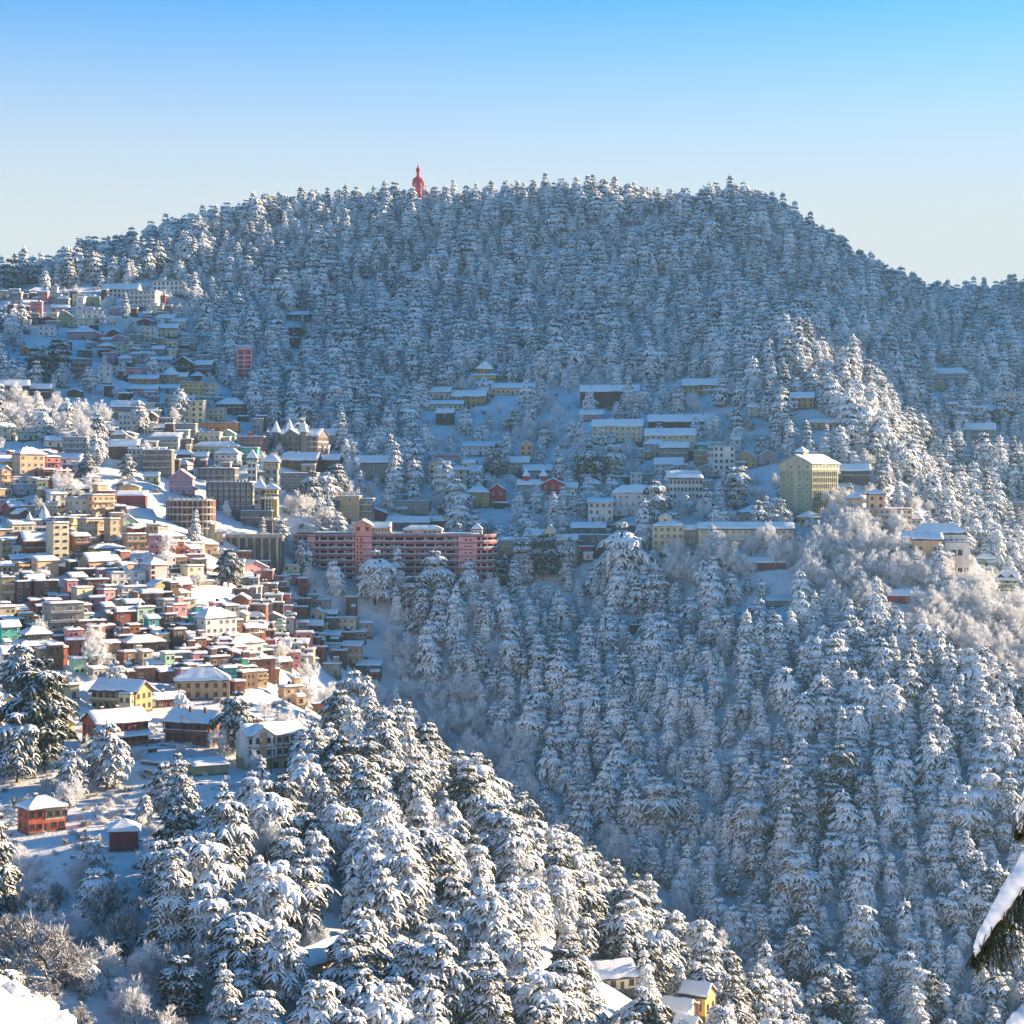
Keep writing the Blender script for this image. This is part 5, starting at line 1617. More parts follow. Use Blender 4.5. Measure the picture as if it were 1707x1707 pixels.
def towers_left():
    e, m, w, H, d = hbase('creamtower', "tower_house", "tall plain cream tower house below the domed temple", "house")
    block(e, -w/2, w/2, 0, 7, -1, H-.6, 'cream', 'flat', .4, 'dark', 6, 2, 'r', .5, None, .4, 5, wsize=(1.6, .8))
    e, m, w, H, d = hbase('pinktower', "tower_house", "pale pink tower house with a pointed snowy roof at the shadow's edge", "house")
    w *= .82
    block(e, -w/2, w/2, 0, 7.5, -1, H-2.4, m_plain("pale_pink", (.68, .50, .47), .8, .15), 'pyramid', 2.6, None, 4, None, (), .5, None, .7, 5)
    for f in range(4):
        link("window", WIN['dark'], e, (-w/2+1.1, -.012, .4+f*2.1), None, (1.3, 1, 1.2))
        link("balcony", MB_balc, e, (w/2, 3.6, f*2.2+.2))
    e, m, w, H, d = hbase('oliveTower', "water_tower", "olive-grey square tower with a snowy dome near the pink house", "tower")
    block(e, -w/2, -w/2+5.0, 0, 5, -1, 6.6, 'olive', 'dome', 2.6, None, 1, None, (), .5, None, .3, 5)
    block(e, -w/2+5.0, -w/2+8.6, .5, 4.5, -1, 3.4, 'tan', 'pyramid', 1.6, None, 1, None, (), .4, None, .3, 5, part='side_tower')
_b = MB(); _b.box(0, 1.2, -3, 3, 0, .2); _b.box(1.1, 1.2, -3, 3, .2, 1.0)
MB_balc = _b.mesh("side_balcony", [wallmat('white')])
towers_left()

def near_houses():
    e, m, w, H, d = hbase('pagodahouse', "house", "pink house with two tiers of spreading snowy pagoda roofs", "house")
    block(e, -w*.42, w*.42, 0, 10, 0, 4.2, 'rose', 'hip', 2.6, 'white', 1, 7, (), .5, None, 1.1, 5)
    block(e, -w*.24, w*.24, 2, 8, 5.2, 7.8, 'brown', 'hip', 2.4, 'white', 1, 5, (), .5, None, 1.3, 0, part='upper_storey')
    block(e, -w*.5, -w*.3, -1, 6, 0, 3, 'white', 'shed', .9, 'brown', 1, 2, (), .5, None, .5, 4, part='porch')

    e, m, w, H, d = hbase('gallery', "gallery_house", "yellow and brown house with a long balcony under a blue-shaded snowy roof", "house")
    w2 = 17.0
    block(e, -w2/2, w2/2, 0, 9, 0, 6.4, 'ochre', 'gable', 3.0, 'brown', 2, 7, 'r', .5, None, .9, 5, False, 1, True)
    block(e, w2/2-5, w2/2-.4, -2.2, -.1, -1.5, 5.8, 'cream', 'flat', .3, 'brown', 2, 2, (), .4, None, .3, 3, part='porch')
    chimney(e, -w2*.25, 4.5, 9.2)
    b = MB(); b.bar((-2, -1.3, 3), (2.4, -3.2, -.4), .18); b.bar((-2, -2.0, 3), (2.4, -3.9, -.4), .18); part(e, "outside_stair", b, [wallmat('timber')])

    e, m, w, H, d = hbase('redhouse', "long_house", "long red house with a lean-to porch under a sunlit snowy roof", "house")
    w2 = 16.5
    block(e, -w2/2, w2/2, 0, 9, 0, 6.6, 'vermilion', 'gable', 2.8, 'brown', 2, 8, 'l', .5, None, .8, 4, False, 0, True)
    b = MB()
    A, B, C, D = (-w2/2+.6, -3.0, 2.4), (w2/2, -3.0, 2.4), (w2/2, -.02, 3.4), (-w2/2+.6, -.02, 3.4)
    sheet(b, (A, B, C, D)); l = part(e, "porch_roof", b, [M_ROOFRED])
    s = MB(); snow_patch(s, A, B, C, D, .45, (1, 1), 1, 9); link("snow_cover", s.mesh("snow_cover", [m_snow()], True), l)
    b = MB()
    for k in range(8): b.box(-w2/2+1+k*2.1-.1, -w2/2+1+k*2.1+.1, -2.9, -2.7, 0, 2.35)
    part(e, "porch_posts", b, [wallmat('brickred')])
    b = MB(); b.box(-w2/2+.6, w2/2, -2.95, -2.85, 0, 1.0); part(e, "porch_rail", b, [wallmat('brickred')])
    chimney(e, -w2*.2, 6.5, 8.8); chimney(e, w2*.1, 6.5, 8.8)

    e, m, w, H, d = hbase('brownhouse', "verandah_house", "brown timber house with orange end wall and two rooftop chimneys", "house")
    w2 = 15.0
    block(e, -w2/2, w2/2, 0, 9.5, 0, 6.2, 'brick', 'gable', 2.6, 'brown', 2, 6, (), .5, None, .9, 4, False, 1, True)
    block(e, w2/2-.2, w2/2+.15, .2, 9.2, -.5, 3.0, 'orange', 'none', 0, 'brown', 1, 1, 'r', .4, None, .2, 0, part='end_wall')
    for k in range(2): link("window", WIN['brown'], e, (w2/2+.17, 2.8+k*4, 3.9), (0, 0, pi/2), (1.6, 1, 1.4))
    chimney(e, -1, 3.5, 8.6); chimney(e, 4, 3.5, 8.6)

    e, m, w, H, d = hbase('timberhouse', "timber_framed_house", "white three-storey house with brown timber framing and tan ground floor", "house")
    w2 = w*.96; T = wallmat('timber'); WH = 'white'
    block(e, -w2/2, w2/2, 0, 9, 3.0, 9.6, WH, 'gable', 2.4, 'dark', 2, 8, 'r', .5, None, .8, 0, False)
    block(e, -w2/2, w2/2, .05, 9, -1, 3.0, 'tan', 'none', 0, 'dark', 1, 5, (), .5, None, .3, 5, part='ground_floor')
    block(e, -w2/2+1.2, -w2/2+7.2, -1.0, 4, 3.0, 9.8, WH, 'front', 2.0, 'dark', 2, 2, (), .5, None, .6, 0, part='gabled_bay')
    b = MB(); b.box(-w2/2+3.1, -w2/2+5.3, -1.2, -.9, -1, 10.4); part(e, "brown_panel", b, [wallmat('tan')])
    for z in (2.95, 6.3):
        b = MB(); b.box(-w2/2-.1, w2/2+.1, -.12, -.005, z-.13, z+.13); part(e, "timber_beam", b, [T])
        b = MB(); b.box(-w2/2+1.1, -w2/2+7.3, -1.26, -.95, z-.13, z+.13, 0); b.box(-w2/2+1.1, -w2/2+7.3, -1.3, -.95, z+.13, z+.26, 1); part(e, "timber_beam", b, [T, m_snow()])
    for k in range(7):
        x = -w2/2 + 7.6 + (w2-7.6)*k/6
        b = MB(); b.box(x-.1, x+.1, -.1, -.006, 3.1, 9.5); part(e, "timber_post", b, [T])
    chimney(e, -w2*.28, 4.5, 12.0); chimney(e, -w2*.2, 4.5, 12.0)

    e, m, w, H, d = hbase('redcottage', "cottage", "red and cream cottage alone in the snow at the lower left", "house")
    w2 = w*.72
    block(e, -w2/2, w2/2, 0, 7, 0, 5.6, 'vermilion', 'hip', 2.2, 'brown', 2, 5, 'l', .5, None, .7, 3, False, 0, True)
    b = MB(); b.box(-.5, w2/2-.4, -.05, .02, 2.9, 5.4); part(e, "cream_panel", b, [wallmat('cream')])
    for k in range(3): link("window", WIN['brown'], e, (.6+k*1.9, -.07, 3.5), None, (1.1, 1, 1.4))
    chimney(e, -1.5, 3.5, 7.2)
    e, m, w, H, d = hbase('darkred', "cottage", "dark red cottage half hidden under conifers at the lower left", "house")
    block(e, -w*.45, w*.45, 0, 6.5, 0, 4.4, 'maroon', 'hip', 2.0, 'brown', 1, 3, (), .5, None, .7, 3, False, 0, True)

    e, m, w, H, d = hbase('stationhouse', "long_shed", "cream gabled shed with a long snowy roof deep in the near wood", "shed")
    block(e, -4, 4, 0, 15, 0, 4.6, 'cream', 'front', 2.2, None, 1, None, (), .5, None, .6, 4)
    for k in range(4): link("window", WIN['brown'], e, (4.02, 2.5+k*3.3, 1.6), (0, 0, pi/2), (1.3, 1, 1.5))
    e, m, w, H, d = hbase('woodhouse', "cottage", "cottage with a drooping thick snow roof among the near conifers", "house")
    block(e, -w*.46, w*.46, 0, 8, 0, 3.4, 'cream', 'gable', 2.6, 'brown', 1, 4, (), .7, None, .8, 4, False, 0, True)
    e, m, w, H, d = hbase('yellowcottages', "cottage", "yellow cottage with three stepped snowy gables at the bottom of the wood", "house")
    block(e, -6, 1.5, 0, 7, -1, 3.6, 'cream', 'gable', 2.2, 'brown', 1, 3, 'r', .55, None, .6, 4)
    block(e, -3.5, 3.5, 7.2, 14, 1, 6.2, 'yellow', 'gable', 2.4, 'brown', 1, 2, 'r', .55, None, .6, 4, part='rear_wing')
    block(e, 0, 5.2, -5, 0, -2.5, 1.6, 'cream', 'gable', 1.8, 'brown', 1, 2, 'r', .55, None, .6, 4, part='front_wing')
    chimney(e, 3.2, 3, 4.2)
near_houses()

# ---- statue on the summit
def statue():
    p, m, w, H, y, d = HERO['statue']
    e = link("statue", None, None, p + Vector((0, 0, 0)), (0, 0, radians(20)))
    tag(e, "tall red standing statue with pointed crown above the summit trees", "statue")
    RED = m_plain("statue_red", (.62, .06, .07), .5, .2)
    b = MB(); b.box(-5, 5, -4, 4, -3, 5); part(e, "plinth", b, [wallmat('white')])
    # body grown from a skeleton, one continuous surface
    k = 1.2
    V = [(0,0,5),(-1.3,0,5.2),(1.3,0,5.2),(-1.3,0,10.5),(1.3,0,10.5),(0,0,14),(0,0,17.5),(0,0,20.5),(0,0,22.2),(0,-.2,24.2),(-2.6,0,20),(2.6,0,20),(-3.4,-.4,16.5),(3.4,-.4,16.5),(-2.2,-2.2,15.2),(2.2,-2.4,15.8),(0,-.1,25.4)]
    E = [(5,3),(3,1),(5,4),(4,2),(5,6),(6,7),(7,8),(8,9),(9,16),(7,10),(7,11),(10,12),(11,13),(12,14),(13,15)]
    idx = [i for i in range(len(V)) if i != 0]
    mp = {o: n for n, o in enumerate(idx)}
    me = bpy.data.meshes.new("statue_body")
    me.from_pydata([tuple(c*k if j == 2 else c*k for j, c in enumerate((V[i][0], V[i][1], V[i][2]-5))) for i in idx], [(mp[a], mp[b_]) for a, b_ in E], [])
    o = link("body", me, e, (0, 0, 5))
    sk = o.modifiers.new("skin", 'SKIN')
    RAD = {1:1.1,2:1.1,3:1.35,4:1.35,5:2.1,6:2.2,7:2.3,8:1.0,9:1.45,10:1.1,11:1.1,12:.9,13:.9,14:.75,15:.75,16:.9}
    for i in idx:
        me.skin_vertices[0].data[mp[i]].radius = (RAD[i]*k*.82, RAD[i]*k*.82)
    me.skin_vertices[0].data[mp[5]].use_root = True
    o.modifiers.new("smooth", 'SUBSURF').levels = 2
    o.modifiers["smooth"].render_levels = 2
    me.materials.append(RED)
    b = MB(); b.lathe([(1.5, 28.9), (1.9, 29.6), (1.7, 30.6), (1.1, 31.6), (.5, 32.6), (.3, 34), (.02, 36.4)], 10)
    part(e, "crown", b, [RED], True)
    # covered walk below it
    tp = link("hill_temple", None, None, p + Vector((-7, -3, -1)), (0, 0, 0)); tag(tp, "small red and pink temple building at the foot of the summit statue", "temple")
    block(tp, -5, 5, 0, 6, 0, 8, 'rose', 'pyramid', 4, 'white', 2, 3, (), .4, M_ROOFRED, .6, 3)
    w_ = link("shelter", None, None, p + Vector((2, -8, -2)), (0, 0, 0)); tag(w_, "long low maroon walkway roof under the summit statue", "shelter")
    block(w_, -11, 9, 0, 4, 0, 3.2, 'maroon', 'gable', 1.2, 'brown', 1, 6, (), .4, M_ROOFRED, .6, 3)
statue()

# ------------------------------------------------------------------ walls, fences, poles and wires about the town
def wall_run(name, label, pts, h, t=.6, cat="wall", mat=None, down=6.0):
    """a wall that follows the ground through the given points of the photograph"""
    P = [cast(u, v) for u, v in pts]
    e = link(name, None, None, P[0])
    tag(e, label, cat, kind='thing')
    for a, b_ in zip(P[:-1], P[1:]):
        d = Vector((b_.x-a.x, b_.y-a.y, 0)); L_ = d.length; d.normalize(); n = Vector((-d.y, d.x, 0))
        za, zb = a.z, b_.z
        m1 = MB(); q = []
        for p, z in ((a, za), (b_, zb)):
            for s_, zz in ((0, z-down), (t, z-down), (t, z+h), (0, z+h)):
                q.append(Vector((p.x, p.y, zz)) + n*s_ - P[0])
        m1.add(q, [(0, 1, 2, 3), (7, 6, 5, 4), (0, 4, 5, 1), (1, 5, 6, 2), (2, 6, 7, 3), (3, 7, 4, 0)])
        w_ = link("wall_section", m1.mesh("wall_section", [mat or M_STONE]), e)
        m2 = MB(); q = []
        for p, z in ((a, za+h), (b_, zb+h)):
            for s_, zz in ((-.12, z), (t+.12, z), (t*.8, z+.35), (t*.2, z+.35)):
                q.append(Vector((p.x, p.y, zz)) + n*s_ - P[0])
        m2.add(q, [(0, 1, 2, 3), (7, 6, 5, 4), (0, 4, 5, 1), (1, 5, 6, 2), (2, 6, 7, 3), (3, 7, 4, 0)])
        link("snow_cover", m2.mesh("snow_cover", [m_snow()], True), w_)
wall_run("retaining_wall", "uppermost of the stone terrace walls right of the pale pink tower", [(286,958),(330,955),(372,958)], 2.2)
wall_run("retaining_wall", "middle stone terrace wall right of the pale pink tower", [(284,968),(330,966),(370,968)], 1.6)
wall_run("retaining_wall", "lowest and longest stone terrace wall right of the pale pink tower", [(284,980),(330,978),(372,980)], 2.4)
wall_run("retaining_wall", "dark stone wall under the low yellow verandah house", [(55,958),(85,956),(118,960)], 2.6)
wall_run("retaining_wall", "stone wall at the foot of the grey apartment block", [(60,1072),(110,1074),(150,1080)], 1.6)
wall_run("retaining_wall", "road wall below the cream gabled hotels", [(1090,800),(1140,802),(1190,806)], 1.5)
wall_run("retaining_wall", "road wall below the long white hotel at the ridge, before the school", [(1060,928),(1150,930),(1230,932)], 1.6)
wall_run("retaining_wall", "lower terrace wall under the broad white hotel", [(975,880),(1030,884),(1090,886)], 2.2)
wall_run("retaining_wall", "second terrace wall under the broad white hotel", [(970,896),(1020,900),(1075,902)], 2.0)
wall_run("retaining_wall", "garden wall of the long red house", [(140,1256),(200,1262),(262,1254)], 1.2)
wall_run("retaining_wall", "garden terrace wall, higher of two below the long red house", [(235,1276),(268,1280),(300,1276)], 1.0)
wall_run("retaining_wall", "garden terrace wall, lower of two below the long red house", [(240,1292),(270,1297),(304,1293)], 1.0)

def viaduct():
    p, m, W_, H_ = site(378, 470, 886, 934)
    e = link("viaduct", None, None, p); tag(e, "dark concrete road platform with a snowy parapet below the yellow lift tower", "viaduct")
    w = 92*m
    b = MB(); b.box(-w/2, w/2, 0, 9, -6, 9.6); part(e, "wall", b, [m_plain("old_concrete", (.12, .115, .10), .9, .35)])
    b = MB(); b.box(-w/2-.5, w/2+.5, -1.4, 9, 9.6, 10.3); part(e, "deck", b, [wallmat('concrete')])
    b = MB(); b.box(-w/2-.5, w/2+.5, -1.4, -1.15, 10.3, 11.3, 0); b.box(-w/2-.5, w/2+.5, -1.5, -1.05, 11.3, 11.55, 1); part(e, "parapet", b, [wallmat('grey'), m_snow()])
    snowcap(e, -w/2, w/2, -1, 9, 10.3, .3, 4)
    for k in range(7):
        x = -w/2 + 2 + k*(w-4)/6
        b = MB(); b.box(x-.5, x+.5, -.6, .1, -6, 9.6); part(e, "buttress", b, [wallmat('concrete')])
viaduct()

def fence(label, pts, h=1.1, step=2.2):
    P = []
    for (u0, v0), (u1, v1) in zip(pts[:-1], pts[1:]):
        for t in np.linspace(0, 1, 9)[:-1]: P.append(cast(u0+(u1-u0)*t, v0+(v1-v0)*t))
    e = link("fence", None, None, P[0]); tag(e, label, "fence")
    for a, b_ in zip(P[:-1], P[1:]):
        m1 = MB(); m1.bar(a-P[0]+Vector((0, 0, -.4)), a-P[0]+Vector((0, 0, h)), .07); part(e, "post", m1, [wallmat('timber')])
        for z in (h*.5, h*.95):
            m1 = MB(); m1.bar(a-P[0]+Vector((0, 0, z)), b_-P[0]+Vector((0, 0, z)), .06); part(e, "rail", m1, [m_snow() if z > h*.8 else wallmat('timber')])
fence("long snowy garden fence in front of the red house", [(118,1238),(190,1246),(262,1240),(300,1228)])
fence("snowy fence before the brown verandah house", [(262,1246),(310,1250),(360,1252)])

POLES = [(303,1245,9),(452,1290,8),(240,1180,8),(140,1240,8),(165,1010,8),(388,1060,8),(205,905,8),(330,690,9),(860,860,9),(1215,905,9)]
PT = []
for k, (u, v, h) in enumerate(POLES):
    p = cast(u, v)
    e = link("utility_pole", None, None, p)
    tag(e, ["utility pole before the brown verandah house", "utility pole right of the timber-framed house", "utility pole behind the long red house", "utility pole at the left end of the red house garden", "utility pole right of the grey apartment block",
            "utility pole beside the big white hip-roofed house", "utility pole beside the mint green gabled house", "utility pole beside the cream five-storey block", "utility pole above the yellow banner hotel", "utility pole before the long white school"][k], "pole", "utility poles")
    b = MB(); b.cyl(0, 0, .13, -1, h, 7, 0, .7); part(e, "mast", b, [wallmat('timber')])
    for z in (h-.5, h-1.2):
        b = MB(); b.box(-.9, .9, -.06, .06, z-.06, z+.06, 0); b.box(-.9, .9, -.07, .07, z+.06, z+.16, 1); part(e, "crossarm", b, [M_METAL, m_snow()])
    PT.append(p + Vector((0, 0, h-.5)))
def wire(a, b_, label):
    m1 = MB(); prev = None
    for t in np.linspace(0, 1, 11):
        q = a.lerp(b_, t) - Vector((0, 0, 4*t*(1-t)*min(3.0, (b_-a).length*.03)))
        if prev is not None: m1.bar(prev-a, q-a, .035, 0, 3)
        prev = q
    o = link("overhead_wire", m1.mesh("overhead_wire", [M_DARK]), None, a); tag(o, label, "wire", "overhead wires")
for i, j, lab in ((0, 1, "overhead wire from the brown verandah house to the timber-framed house"), (2, 0, "overhead wire crossing behind the long red house to the brown house"), (3, 2, "overhead wire above the left end of the red house"), (4, 5, "overhead wire across the brick row in the sunlit town"), (6, 4, "overhead wire running down through the sunlit town")):
    wire(PT[i], PT[j], lab)

# ------------------------------------------------------------------ the smallest houses, too many and too small to count, huddled between the others
def huddle():
    r = np.random.default_rng(31)
    cols = ['brick', 'brown', 'tan', 'grey', 'brickred', 'cream', 'white', 'bluegrey', 'timber', 'rose', 'mint', 'concrete']
    mats = [m_snow(), M_STONE, M_DARK, M_ROOF] + [wallmat(c) for c in cols]
    quarters = [([(8,500),(120,490),(280,515),(330,570),(355,640),(330,660),(160,600),(130,560),(20,560)], 60, -4, [1,3,3,5,6,7,7,8,9]),
      ([(180,660),(400,690),(470,740),(440,800),(250,790),(180,770)], 40, -4, [1,3,3,7,8,5]),
      ([(0,760),(120,780),(230,870),(340,930),(340,1010),(250,1040),(120,1010),(0,1010)], 70, 36, [0,1,2,2,4,5,6,3,9]),
      ([(180,1010),(330,1020),(420,1060),(480,1120),(420,1165),(150,1130),(0,1100),(0,1020)], 90, 34, [0,0,1,1,2,4,9,10,3,5]),
      ([(380,945),(480,960),(620,1040),(610,1110),(480,1120),(400,1040)], 55, 2, [0,0,1,3,7,9,11,5]),
      ([(560,860),(700,840),(960,760),(1190,770),(1080,880),(980,900),(840,880)], 22, -6, [3,6,7,5,8])]
    taken = [(p.x - s*(y0+y1)/2, p.y + c*(y0+y1)/2, max(x1-x0, y1-y0)*.44) for p, yw, x0, x1, y0, y1 in SITES for c, s in [(cos(yw), sin(yw))]]
    B = MB()
    for poly, n, yaw0, pick in quarters:
        us = [a for a, _ in poly]; vv = [b for _, b in poly]
        k = t_ = 0
        while k < n and t_ < n*40:
            t_ += 1
            u, v = r.uniform(min(us), max(us)), r.uniform(min(vv), max(vv))
            if not poly_in(u, v, poly): continue
            p = cast(u, v)
            w, d, h = r.uniform(3.6, 7.5), r.uniform(2.8, 4.2), r.choice([3.0, 5.4, 5.8, 6.4, 8.4])
            if any((p.x-a)**2 + (p.y+d/2-b)**2 < (q + .36*w)**2 for a, b, q in taken): continue
            taken.append((p.x, p.y+d/2, max(w, d)*.42)); k += 1
            yw = radians(r.normal(yaw0, 9)); c, s = cos(yw), sin(yw)
            T = lambda x, y, z: (p.x + c*x - s*y, p.y + s*x + c*y, p.z + z)
            def bx(x0, x1, y0, y1, z0, z1, mi, dz=0.0):
                q = [(x0,y0,z0),(x1,y0,z0),(x1,y1,z0),(x0,y1,z0),(x0,y0,z1),(x1,y0,z1),(x1,y1,z1+dz),(x0,y1,z1+dz)]
                B.add([T(*i) for i in q], [(0,3,2,1),(4,5,6,7),(0,1,5,4),(1,2,6,5),(2,3,7,6),(3,0,4,7)], mi)
            m1 = 4 + int(pick[r.integers(len(pick))])
            sl = r.uniform(0, .6)
            bx(-w/2, w/2, 0, d, -4, h, m1, sl)
            for zz in np.arange(0.9, h-1, 2.7):
                for x in np.arange(-w/2+1.1, w/2-.6, 1.9):
                    if r.random() < .8: bx(x-.4, x+.4, -.07, .02, zz, zz+1.1, 2 if r.random() < .7 else 3)
            if r.random() < .4: bx(-w/2, w/2, -1.1, -.02, h*.5-.1, h*.5+.1, 1); bx(-w/2, w/2, -1.15, -1.0, h*.5+.1, h*.5+.9, m1)
            # roof sheet and lumpy snow
            q = [T(-w/2-.4, -.45, h), T(w/2+.4, -.45, h), T(w/2+.4, d+.4, h+sl*1.08+.06), T(-w/2-.4, d+.4, h+sl*1.08+.06)]
            sheet_pts = [Vector(x) for x in q]
            bb = len(B.v); sheet(B, [tuple(x) for x in sheet_pts], .16)
            for z_ in range(6): B.m[-1-z_] = 3
            S = MB(); snow_patch(S, *[tuple(x) for x in sheet_pts], .42, (1, 1), 1, int(r.integers(1e6)))
            B.add(S.v, S.f, 0)
            if r.random() < .35: bx(w*.1, w*.1+.9, d*.4, d*.4+.9, h, h+sl*.5+1.5, 2)
    o = link("huddled_houses", B.mesh("huddled_houses", mats))
    tag(o, "many tiny snow-roofed houses and sheds huddled between the larger ones", "houses", kind="stuff")
    print("HUDDLE", len(B.f))
huddle()
# ------------------------------------------------------------------ vegetation
ZONES = [  # outline in the photograph; conifers, bare trees, bushes (share of the sites that carry one)
 ([(-80,540),(40,520),(110,570),(130,640),(60,660),(-80,640)], .75, .25, .3),
 ([(-80,478),(110,478),(300,466),(335,560),(365,640),(410,660),(415,700),(470,700),(500,760),(480,800),(480,895),(380,900),(240,870),(170,800),(150,690),(-80,640)], .09, .10, .35),
 ([(-80,640),(150,690),(180,760),(90,760),(-80,700)], .25, .75, .6),
 ([(250,790),(350,800),(350,880),(240,880)], .1, .8, .5),
 ([(60,760),(150,790),(130,840),(30,830)], .05, .8, .5),
 ([(-80,700),(100,735),(240,830),(360,900),(480,940),(490,990),(640,1040),(640,1135),(520,1180),(430,1170),(-80,1150)], .04, .12, .30),
 ([(-80,1150),(430,1170),(560,1200),(520,1290),(300,1330),(-80,1310)], .20, .22, .75),
 ([(-80,1310),(230,1320),(240,1400),(130,1480),(-80,1470)], .10, .12, .85),
 ([(-80,1440),(130,1480),(240,1410),(215,1470),(270,1600),(330,1720),(330,1950),(-80,1950)], .26, .85, .9),
 ([(480,770),(640,790),(660,870),(480,890)], .45, .6, .5),
 ([(480,960),(820,950),(830,1020),(640,1030),(490,1000)], .30, .55, .6),
 ([(1110,935),(1340,895),(1400,845),(1500,885),(1640,960),(1740,1040),(2000,1150),(2000,1330),(1760,1210),(1560,1090),(1440,1040),(1300,985),(1120,985)], .16, .95, .7),
 ([(560,860),(700,830),(690,650),(840,640),(1210,636),(1300,760),(1520,820),(1640,930),(1600,960),(1450,930),(1100,935),(960,960),(820,960),(600,900)], .42, .30, .5),
 ([(480,1130),(560,1060),(640,1030),(700,1050),(720,1180),(850,1330),(800,1370),(600,1240)], .08, .42, .95),
 ([(720,1180),(780,1170),(900,1300),(1050,1440),(1320,1660),(1250,1700),(900,1450)], .40, .45, .9),
]
def zone(u, v):
    for poly, c, b, s in ZONES:
        if poly_in(u, v, poly): return c, b, s
    return 1.0, .06, .55

_oc = np.array(OCC)
_foot = [(p.x, p.y, cos(y), sin(y), x0, x1, y0, y1) for p, y, x0, x1, y0, y1 in SITES]
_fx = np.array([[a, b, max(abs(x0), abs(x1)) + max(abs(y0), abs(y1))] for a, b, c, s, x0, x1, y0, y1 in _foot])
def on_house(x, y, mar=2.0):
    near = np.nonzero((_fx[:, 0]-x)**2 + (_fx[:, 1]-y)**2 < (_fx[:, 2]+mar+1)**2)[0]
    for k in near:
        a, b, c, s, x0, x1, y0, y1 = _foot[k]
        dx, dy = x-a, y-b
        lx, ly = c*dx+s*dy, -s*dx+c*dy
        if x0-mar < lx < x1+mar and y0-mar*1.3 < ly < y1+mar: return True
    return False
def hides(x, y, z, h, rad):
    """does a tree standing here cover most of some building behind it"""
    u, v = px((x, y, z)); m = F/y
    u0, u1, vt = u-rad*m, u+rad*m, v-h*m
    o = _oc[_oc[:, 4] > y]
    if not len(o): return False
    iw = np.minimum(o[:, 1], u1) - np.maximum(o[:, 0], u0)
    ih = np.minimum(o[:, 3], v) - np.maximum(o[:, 2], vt)
    a = np.where((iw > 0) & (ih > 0), iw*ih, 0) / ((o[:, 1]-o[:, 0])*(o[:, 3]-o[:, 2]))
    return a.max() > .22

def vis(x, y, z):
    u, v = px((x, y, z))
    if not (-40 < u < 1750 and 200 < v < 1800): return False
    return cast(u, v).y > y - 12

r = np.random.default_rng(77)
CON, BAR, BSH = [], [], []
def scatter(y0, y1, step, fill):
    for y in np.arange(y0, y1, step):
        xm = 900*y/F + 45
        for x in np.arange(-xm, xm, step):
            X_, Y_ = x + r.uniform(-.48, .48)*step, y + r.uniform(-.48, .48)*step
            if not (GX0+5 < X_ < GX1-5): continue
            z = float(hgt(X_, Y_)); u, v = px((X_, Y_, z))
            if not (-90 < u < 1800 and v < 1960): continue
            c, b, s = zone(u, v)
            q = r.random()
            c = c*min(1, max(.55, 1.0 + .9*float(vnoise(np.array(X_/26), np.array(Y_/26), 12))))
            if on_house(X_, Y_): continue
            if q < c*fill:
                hk = r.uniform(.58, 1.2)
                if c < 1: hk *= r.uniform(.62, .92)
                if hides(X_, Y_, z, 20*hk, 3.5) and r.random() < .93: continue
                CON.append((X_, Y_, z-.4, hk, r.integers(0, 60), r.uniform(0, 6.28)))
            elif q < c*fill + b*(1-c*.5):
                hk = r.uniform(.6, 1.15)*(1.35 if Y_ > 600 and b > .4 else 1)
                if hides(X_, Y_, z, 11*hk, 4.2) and r.random() < .99: continue
                BAR.append((X_, Y_, z-.2, hk, r.integers(0, 60), r.uniform(0, 6.28)))
            elif r.random() < s:
                BSH.append((X_, Y_, z-.15, r.uniform(.6, 1.5), r.integers(0, 60), r.uniform(0, 6.28)))
scatter(290, 600, 9.6, .92)
scatter(600, 900, 7.6, 1.0)
scatter(900, 1420, 8.0, 1.0)
# young growth in the gaps of the wood, and a thicker frosted grove on the right shoulder
for y in np.arange(600, 1400, 6.6):
    xm = 900*y/F + 30
    for x in np.arange(-xm, xm, 6.6):
        X_, Y_ = x + r.uniform(-3.2, 3.2), y + r.uniform(-3.2, 3.2)
        z = float(hgt(X_, Y_)); u, v = px((X_, Y_, z))
        if not (-60 < u < 1760): continue
        c, b, s = zone(u, v)
        q = r.random()
        if c >= 1 and q < .55:
            hk = r.uniform(.28, .6)
            if not on_house(X_, Y_) and not (hides(X_, Y_, z, 20*hk, 2.5) and r.random() < .9): CON.append((X_, Y_, z-.3, hk, r.integers(0, 60), r.uniform(0, 6.28)))
        elif b > .9 and q < .8:
            hk = r.uniform(.7, 1.35)
            if not on_house(X_, Y_) and not (hides(X_, Y_, z, 11*hk, 4.2) and r.random() < .99): BAR.append((X_, Y_, z-.2, hk, r.integers(0, 60), r.uniform(0, 6.28)))
# skyline rows stand along the crest and a little behind it
for y in np.arange(1420, 1500, 9.0):
    for x in np.arange(-420, 430, 9.0):
        X_, Y_ = x + r.uniform(-4, 4), y + r.uniform(-4, 4)
        CON.append((X_, Y_, float(hgt(X_, Y_))-.4, r.uniform(.7, 1.05), r.integers(0, 60), r.uniform(0, 6.28)))
# low scrub on the open snow close by
for y in np.arange(300, 620, 3.6):
    for x in np.arange(-220, 60, 3.6):
        X_, Y_ = x + r.uniform(-1.7, 1.7), y + r.uniform(-1.7, 1.7)
        z = float(hgt(X_, Y_)); u, v = px((X_, Y_, z))
        if not (-60 < u < 620): continue
        c, b, s = zone(u, v)
        if r.random() < s*.42 and not on_house(X_, Y_, .5):
            BSH.append((X_, Y_, z-.1, r.uniform(.3, .8), r.integers(0, 60), r.uniform(0, 6.28)))

